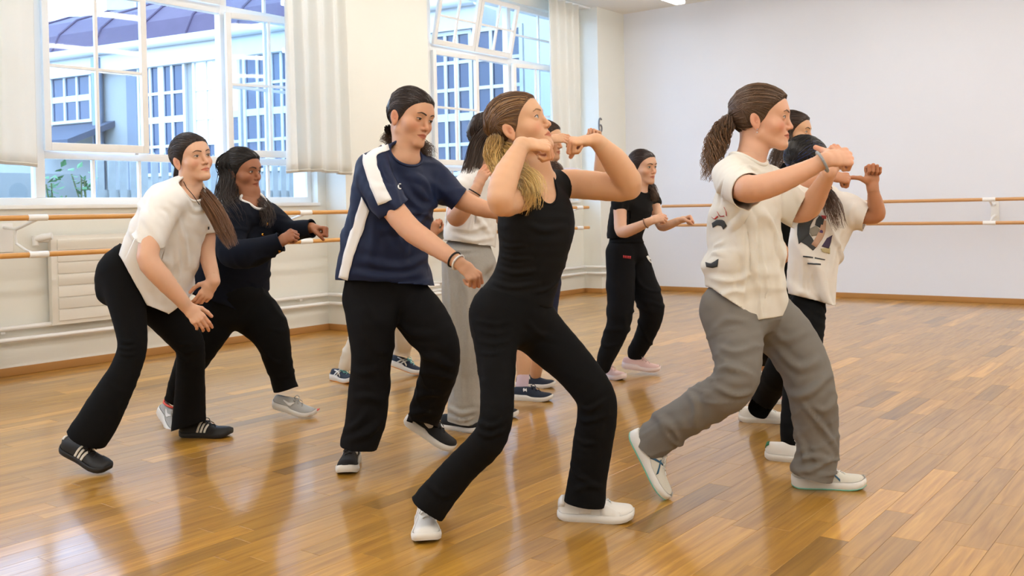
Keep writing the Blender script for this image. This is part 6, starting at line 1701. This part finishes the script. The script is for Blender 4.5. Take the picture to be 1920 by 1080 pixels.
def person_I():
    p = Person('person in loose off-white tee and baggy grey trousers lunging to the right', 3.63, (1400, 920))
    D0 = p.D0
    p.head(1428, 222, .0, 68, -2, 0, 1.04)
    torso = Chain(D0, [(1398, 610, .02, 80, .62), (1397, 560, .02, 84, .62), (1397, 500, .0, 80, .64), (1400, 440, .0, 72, .68), (1402, 380, .0, 69, .66), (1402, 335, .0, 58, .58), (1402, 300, .0, 34, .6), (1404, 286, .0, 25, .7)], yaw=(58, 52), k=.03)
    sr = Chain(D0, [(1395, 322, -.02, 32), (1372, 331, -.13, 37), (1386, 346, -.26, 36), (1398, 355, -.34, 35), (1406, 359, -.38, 35)], k=.03)
    sl = Chain(D0, [(1412, 325, .02, 30), (1450, 352, .14, 38), (1482, 380, .13, 42), (1498, 388, .12, 42), (1510, 394, .11, 42)], k=.03)
    prR, hR, cR = p.arm([(1395, 325, -.02, 26), (1374, 333, -.13, 28), (1396, 352, -.34, 27), (1420, 353, -.42, 25), (1466, 339, -.44, 22), (1515, 317, -.45, 17), (1548, 300, -.46, 13.5)], True, (.86, .12, .2), (-.15, .55, -.8), 1, 'fist+stub', 1.05)
    prL, hL, cL = p.arm([(1415, 330, .02, 26), (1452, 355, .14, 25), (1486, 392, .13, 23), (1516, 388, .08, 23), (1540, 350, -.02, 17), (1555, 322, -.10, 13)], True, (.5, .8, .1), (.5, -.2, -.8), -1, 'loose', 1.0)
    pel = Chain(D0, [(1395, 545, .0, 70, .7), (1396, 585, .02, 76, .72)], yaw=58, k=.03)
    l1 = Chain(D0, [(1368, 580, -.06, 56), (1380, 640, -.12, 50), (1384, 690, -.18, 43), (1368, 728, -.18, 41), (1322, 758, -.12, 39), (1266, 793, -.06, 38), (1222, 830, -.02, 36), (1210, 842, -.01, 34)], k=.025)
    l2 = Chain(D0, [(1425, 582, .08, 56), (1474, 628, .06, 50), (1508, 688, .02, 47), (1522, 742, .0, 44), (1529, 800, .02, 40), (1533, 850, .02, 40), (1524, 884, .02, 38), (1521, 896, .02, 38)], k=.025)
    garment('trousers', pel.prims() + l1.prims() + l2.prims(), .0088, [cutp(D0, (1300, 530), (1480, 530), (1390, 600), .3), hemp(l1, .12, .006, .006), hemp(l2, .12, .006, .006)], M_gtr, p.root, creases=[([(1333,702),(1370,688),(1415,705)],6,.011),([(1340,725),(1380,742),(1410,735)],6,.010),([(1290,735),(1305,760),(1300,800)],6,.009),([(1240,785),(1262,805),(1275,830)],6,.009),([(1345,650),(1375,660),(1420,650)],6,.008),([(1335,620),(1365,600),(1410,605)],6,.007),([(1455,655),(1500,690),(1553,665)],7,.011),([(1478,745),(1515,738),(1560,700)],7,.012),([(1500,752),(1540,800),(1572,845)],5,.013),([(1490,800),(1505,840),(1512,880)],6,.009),([(1492,886),(1530,878),(1562,860)],5,.011),([(1520,760),(1545,770),(1568,750)],6,.008),([(1500,870),(1520,855),(1560,868)],5,.009),([(1450,620),(1475,640),(1515,620)],6,.007)],
            fold=[lambda V, N: folds(V, N, (.5, .2, .9), .007, 13, 4, 92), lambda V, N: folds(V, N, (-.4, .1, 1), .003, 26, 7, 93)])
    p.build_body(SK_I, [(1412, 284, .0, 25), (1404, 308, .0, 32)], torso.prims(-.025, a=4), [prR, prL], [hR, hL], legs=[l1.prims(-.03, b=-5), l2.prims(-.03, b=-5)], blush=1.7, h=.0085)
    p.face((.14, .09, .06), np.array(S(108, 80, 63)), lid=.2)
    o, V, Fq, ed = garment('tee_shirt', torso.prims() + sr.prims() + sl.prims(),   .0072,
        [cutp(D0, (1306, 522), (1420, 600), (1400, 450), None, .005), cutp(D0, (1420, 599), (1480, 590), (1400, 450), None, .005), hemp(sr, .082, 0, .012), hemp(sl, .105, 0, .012),
         ('ell', P(1412, 284, D0 - .03), np.eye(3), (.085, .085, .058), True)], M_tee2, p.root, creases=[([(1367,432),(1388,410),(1405,388)],5,.010),([(1390,440),(1398,500),(1395,560)],6,.010),([(1425,445),(1435,525),(1435,575)],6,.010),([(1455,437),(1460,475),(1473,525)],6,.011),([(1335,462),(1345,458),(1357,453)],4,.007),([(1333,473),(1345,474),(1360,478)],4,.007),([(1325,520),(1375,528),(1410,512)],6,.008),([(1356,340),(1350,362),(1352,390)],4,-.007),([(1405,400),(1412,450),(1414,520)],5,.008),([(1345,560),(1375,545),(1400,552)],6,.007),([(1380,320),(1400,312),(1425,318)],4,.006)],
        fold=[fold_drape(.012, 94, 12, 3.5, nrm(RIGHT * .9 + UP * .3)), lambda V, N: folds(V, N, (0, 0, 1), .005, 14, 6, 95)])
    for E_ in ed: ring_tube(p, 'collar', E_, .008, M_tee2, o)
    b = bvh_of(V, Fq)
    decal('back_print', b, [(1336, 418), (1346, 411), (1358, 412), (1364, 424)], [(1338, 427), (1346, 422), (1354, 424), (1357, 430)], 8, 4, M_dark, o)
    decal('back_print', b, [(1324, 492), (1334, 494), (1348, 486)], [(1326, 500), (1338, 502), (1346, 500)], 8, 4, M_dark, o)
    for pl in ([(1335, 406), (1340, 410), (1346, 404)], [(1345, 396), (1350, 405), (1358, 404)], [(1357, 388), (1361, 396), (1362, 404)]):
        decal('red_scribble', b, pl, [(x + 1.6, y + 1.6) for x, y in pl], 5, 2, M_red, o)
    p.hair_cap(np.array(S(92, 68, 48)), tie=(0, -.115, .0), n=220, vol=.008, seed=94)
    cc = [S(84, 60, 42), S(112, 82, 56), S(132, 98, 68), S(126, 92, 62)]
    p.tail('ponytail', [(1362, 232, .0, 13), (1346, 262, .02, 19), (1334, 300, .02, 17), (1326, 342, .02, 9)], 190, .0026, cc, 96, wave=.011, wfreq=4.0, jitter=.35, curl=1.0, k=30, first=(0, -.116, .0))
    V_, F_ = tube_arrays([p.hw((.012 * math.cos(a), -.112, .012 * math.sin(a))) for a in np.linspace(0, 2 * PI, 17)], .004, 6); p.par(link('hair_tie', mesh_np('hair_tie', np.array(V_), F_, M_cord)))
    for z in (-.045, -.056): p.par(link('earring', mesh_np('earring', *[np.array(q) if i == 0 else q for i, q in enumerate(tube_arrays([p.hw((.080, -.004, z)), p.hw((.084, -.003, z))], .0026, 8))], mat('silver', (210, 210, 214), .2, metal=1))))
    d = nrm(cR.c[-1] - cR.c[-3]); band(p, 'bracelet', cR.c[-1] - d * .012, d, .036, .0045, M_silv)
    for pos, tdir, up, sd in ((hit(1551, 914, 2, 0), wdir(.98, 0, -.18), ZUP, -1), (P(1208, 872, 3.60), cdir(.46, -.88, -.12), cdir(.86, .46, -.22), 1)):
        sh, patch, W = shoe(p, tdir, up, pos, .268, sd, mat('offwhite_knit', (222, 218, 206), .75, bump=.3, bump_scale=600), M_rubw, style='runner', lace=M_shoew, sole_h=.030, sole2=M_teal)
        for q in (-1, 1):
            patch('side_mark', [(.38, .12, .20), (.46, .32, .44), (.54, .58, .70), (.58, .70, .8)], M_tealk, q); patch('side_mark', [(.50, .60, .7), (.57, .40, .52), (.64, .16, .30)], M_tealk, q)
    return p

def person_J():
    p = Person('person in white graphic tee and black leggings, thumb raised, behind the baggy grey trousers', 4.40, (1480, 860))
    D0 = p.D0
    p.head(1512, 303, .05, 112, -8, 0, 1.0)
    torso = Chain(D0, [(1518, 600, .02, 44, .6), (1520, 550, .02, 44, .6), (1524, 490, .0, 47, .62), (1538, 435, .0, 58, .62), (1548, 400, .0, 58, .56), (1545, 372, .0, 36, .56), (1538, 358, .0, 20, .7)], yaw=(10, 10), k=.03)
    tail_ = Chain(D0, [(1545, 450, -.02, 34, .5), (1548, 510, -.05, 24, .5), (1555, 560, -.06, 14, .5), (1563, 590, -.06, 6, .5)], yaw=10, k=.03)
    sl = Chain(D0, [(1562, 390, .0, 26), (1592, 396, -.02, 29), (1620, 404, -.04, 26), (1630, 407, -.05, 25)], k=.03)
    sr = Chain(D0, [(1532, 396, .05, 18), (1508, 396, .0, 24), (1490, 392, -.08, 22), (1480, 388, -.1, 20)], k=.03)
    hL = p.arm([(1562, 390, .0, 18), (1592, 394, -.02, 19), (1622, 404, -.05, 16), (1644, 402, -.08, 15), (1641, 380, -.10, 14), (1637, 357, -.12, 10), (1636, 349, -.12, 9.5)], True, (-.02, 1, -.05), (.05, .05, 1), -1, 'fist+up', .98)
    hR = p.arm([(1532, 390, .0, 18), (1505, 395, -.02, 18), (1480, 385, -.15, 16), (1505, 355, -.2, 14), (1540, 338, -.22, 11), (1556, 331, -.22, 9.5)], True, (.95, -.1, 0), (.0, .7, -.7), 1, 'fist', .95)
    pel = Chain(D0, [(1516, 552, .02, 32, .5), (1514, 582, .03, 40, .6)], yaw=30, k=.03)
    l1 = Chain(D0, [(1520, 592, -.02, 27), (1508, 660, -.12, 31), (1496, 735, -.2, 28), (1488, 800, -.28, 24), (1488, 832, -.30, 22), (1488, 844, -.30, 21)], k=.025)
    l2 = Chain(D0, [(1505, 580, .08, 34), (1488, 640, .1, 33), (1466, 692, .12, 31), (1444, 728, .25, 25), (1424, 765, .33, 20), (1420, 772, .33, 19)], k=.025)
    garment('leggings', pel.prims() + l1.prims() + l2.prims(), .0088, [hemp(l1, .08, .003, .005), hemp(l2, .08, .003, .005)], M_blk, p.root, fold=[lambda V, N: folds(V, N, (.2, .1, 1), .003, 26, 6, 102)])
    p.build_body(SK_J, [(1524, 346, .02, 19), (1538, 368, .0, 25)], torso.prims(-.025, a=4), [hL[0], hR[0]], [hL[1], hR[1]], legs=[l1.prims(-.018, b=-5), l2.prims(-.018, b=-5)], h=.010, hres=.0035)
    p.face((.08, .05, .03), np.array(S(53, 40, 35)))
    o, V, Fq, ed = garment('graphic_tee', torso.prims() + tail_.prims() + sl.prims() + sr.prims(), .007, [cutp(D0, (1478, 550), (1568, 574), (1530, 450), None, .003), hemp(sl, .10, 0, .01), hemp(sr, .10, 0, .01), ('ell', P(1530, 356, D0 - .01), np.eye(3), (.07, .08, .052), False)], M_tee3, p.root,
        creases=[([(1530,500),(1540,530),(1548,565)],5,.010),([(1578,430),(1565,470),(1560,520)],6,.010),([(1600,385),(1592,402),(1596,425)],4,.007),([(1505,480),(1506,520),(1505,550)],5,.009),([(1520,500),(1518,530),(1520,552)],4,.008)], fold=[fold_drape(.011, 104, 13, 4, nrm(RIGHT * .9 + UP * .4))])
    b = bvh_of(V, Fq)
    mk = lambda n, c: mat(n, c, .8)
    for nm, L, Rr, m_ in (('chest_print', [(1500, 404), (1496, 418), (1495, 440), (1498, 458)], [(1536, 403), (1526, 410), (1519, 424), (1517, 440)], M_dark),
                          ('chest_print', [(1498, 452), (1512, 460), (1524, 470)], [(1517, 438), (1524, 448), (1532, 462)], M_dark),
                          ('chest_print', [(1536, 404), (1530, 412), (1528, 422)], [(1546, 408), (1543, 420), (1541, 430)], M_dark),
                          ('chest_print', [(1519, 428), (1518, 436), (1522, 443)], [(1530, 423), (1537, 430), (1534, 441)], mk('print_grey', (150, 146, 136))),
                          ('chest_print', [(1541, 412), (1538, 426), (1530, 444), (1521, 458)], [(1549, 414), (1548, 430), (1543, 446), (1530, 464)], mk('print_beige', (204, 168, 146))),
                          ('chest_print', [(1540, 404), (1539, 409)], [(1549, 405), (1548, 411)], M_red),
                          ('chest_print', [(1537, 432), (1534, 444)], [(1543, 428), (1542, 440)], mk('print_violet', (98, 78, 128))),
                          ('chest_print', [(1550, 446), (1544, 456), (1540, 462)], [(1561, 440), (1558, 452), (1553, 466)], mk('print_plum', (74, 64, 92))),
                          ('chest_print', [(1538, 466), (1541, 472)], [(1556, 464), (1556, 476)], mk('print_sand', (196, 182, 140))),
                          ('print_caption', [(1506, 479), (1506, 481.5)], [(1524, 482), (1524, 484.5)], M_dark), ('print_caption', [(1527, 482.5), (1527, 485)], [(1546, 486), (1546, 488)], M_dark), ('print_caption', [(1514, 492), (1514, 494.5)], [(1538, 495), (1538, 497.5)], M_dark)):
        decal(nm, b, L, Rr, 7, 7, m_, o, off=.0032 + .0006 * random.random())
    p.hair_cap(H_BLK, tie=(.02, -.105, -.035), n=190, vol=.004, seed=104, streak=(S(40, 60, 120), .2))
    p.tail('ponytail', [(1492, 318, -.02, 10), (1510, 345, -.10, 11), (1546, 362, -.14, 12), (1562, 392, -.17, 19), (1574, 432, -.17, 16)], 170, .0026, [H_BLK, H_DARK, S(82, 56, 40), S(104, 72, 50)], 105, wave=.006, wfreq=1.5, jitter=.35, k=20, first=(.02, -.105, -.035))
    for pos, tdir, up, sd in ((hit(1490, 864, 2, 0), wdir(.9, 0, -.4), ZUP, 1), (hit(1432, 791, 2, 0), wdir(.93, 0, -.3), ZUP, -1)):
        sh, patch, W = shoe(p, tdir, up, pos, .25, sd, M_shoew, M_rubw, lace=M_shoew, sole_h=.028)
        for q in (-1, 1): patch('heel_tab', [(.004, .5, .98), (.03, .5, .98), (.07, .55, .98)], M_green, q)
    return p

def person_K():
    p = Person('person half hidden behind the off-white tee and the graphic tee, dark trousers', 5.20, (1460, 757))
    D0 = p.D0
    p.head(1487, 249, .0, 56, -2, 0, .97)
    torso = Chain(D0, [(1470, 520, .02, 42, .66), (1470, 460, .0, 42, .68), (1478, 400, .0, 44, .66), (1484, 340, .0, 42, .58), (1486, 312, .0, 26, .6), (1486, 302, .0, 17, .7)], yaw=50, k=.03)
    a1 = p.arm([(1480, 330, -.02, 15), (1455, 340, -.12, 15), (1445, 400, -.12, 13), (1455, 450, -.2, 9)], True, (.5, -.8, 0), (.3, .3, -.85), 1, 'relaxed', .92)
    a2 = p.arm([(1492, 330, .02, 15), (1512, 340, .12, 15), (1515, 400, .1, 13), (1500, 440, .0, 9)], True, (.5, -.8, 0), (.3, .3, -.85), -1, 'relaxed', .92)
    pel = Chain(D0, [(1470, 505, .0, 40, .8), (1468, 535, .02, 42, .8)], yaw=50, k=.03)
    l1 = Chain(D0, [(1455, 535, -.05, 30), (1452, 600, -.1, 27), (1444, 650, -.12, 22), (1430, 668, .05, 18), (1428, 680, .08, 15)], k=.025)
    l2 = Chain(D0, [(1482, 535, .08, 30), (1488, 600, .05, 26), (1482, 660, .05, 22), (1470, 715, .05, 18), (1464, 735, .05, 17)], k=.025)
    garment('trousers', pel.prims() + l1.prims() + l2.prims(), .0095, [hemp(l1, .08, 0, .004), hemp(l2, .08, 0, .004)], M_blk, p.root, fold=[lambda V, N: folds(V, N, (.2, .1, 1), .004, 20, 6, 112)])
    an = Chain(D0, [(1428, 676, .08, 10), (1434, 689, .12, 9), (1448, 691, .16, 9)], k=.02)
    p.build_body(SK_E, [(1488, 290, .0, 16), (1486, 310, .0, 21)], torso.prims(-.02, a=4), [a1[0], a2[0]], [a1[1], a2[1]], legs=[l1.prims(-.018, b=-5), l2.prims(-.018, b=-5)], h=.010, extra=an.prims(), hres=.0040)
    p.face((.10, .07, .05), np.array(S(83, 63, 50)))
    garment('top', torso.prims(), .008, [cutp(D0, (1420, 520), (1520, 520), (1470, 440), None), ('ell', P(1490, 306, D0 - .04), np.eye(3), (.07, .07, .05), False)], M_blk, p.root, fold=[fold_drape(.005, 114, 12, 4)])
    p.hair_cap(np.array(S(62, 46, 38)), tie=(.07, -.05, -.06), tie2=(-.07, -.05, -.06), part=0.0, n=220, vol=.008, seed=114, rs=.003)
    cols = [np.array(S(60, 44, 36)), S(80, 60, 48), S(96, 72, 56)]
    p.tail('loose_hair', [(1474, 256, -.05, 12), (1464, 282, -.09, 14), (1452, 305, -.12, 12), (1446, 330, -.12, 8)], 150, .003, cols, 115, wave=.009, wfreq=2, jitter=.3, first=[(.02, .0, .112), (.078, -.01, .04)])
    p.tail('loose_hair', [(1486, 268, .08, 12), (1496, 300, .05, 13), (1500, 335, .0, 8)], 90, .003, cols, 116, wave=.009, wfreq=2, jitter=.3, first=(-.06, -.05, .0))
    for pos, tdir, up, sd in ((hit(1463, 756, 2, 0), wdir(.9, 0, -.4), ZUP, -1), (P(1452, 702, 5.36), cdir(.3, -.9, -.2), cdir(.9, .3, 0), 1)):
        shoe(p, tdir, up, pos, .235, sd, M_pinkk if sd < 0 else M_meshb, M_rubw, style='runner', lace=M_pinkk if sd < 0 else M_meshb, sole_h=.026)
    return p

for f in (person_E, person_A, person_B, person_C, person_D, person_F, person_G, person_H, person_I, person_J, person_K):
    t1 = time.time(); f(); print(f.__name__, round(time.time() - t1, 1))
print('total', round(time.time() - T0, 1))
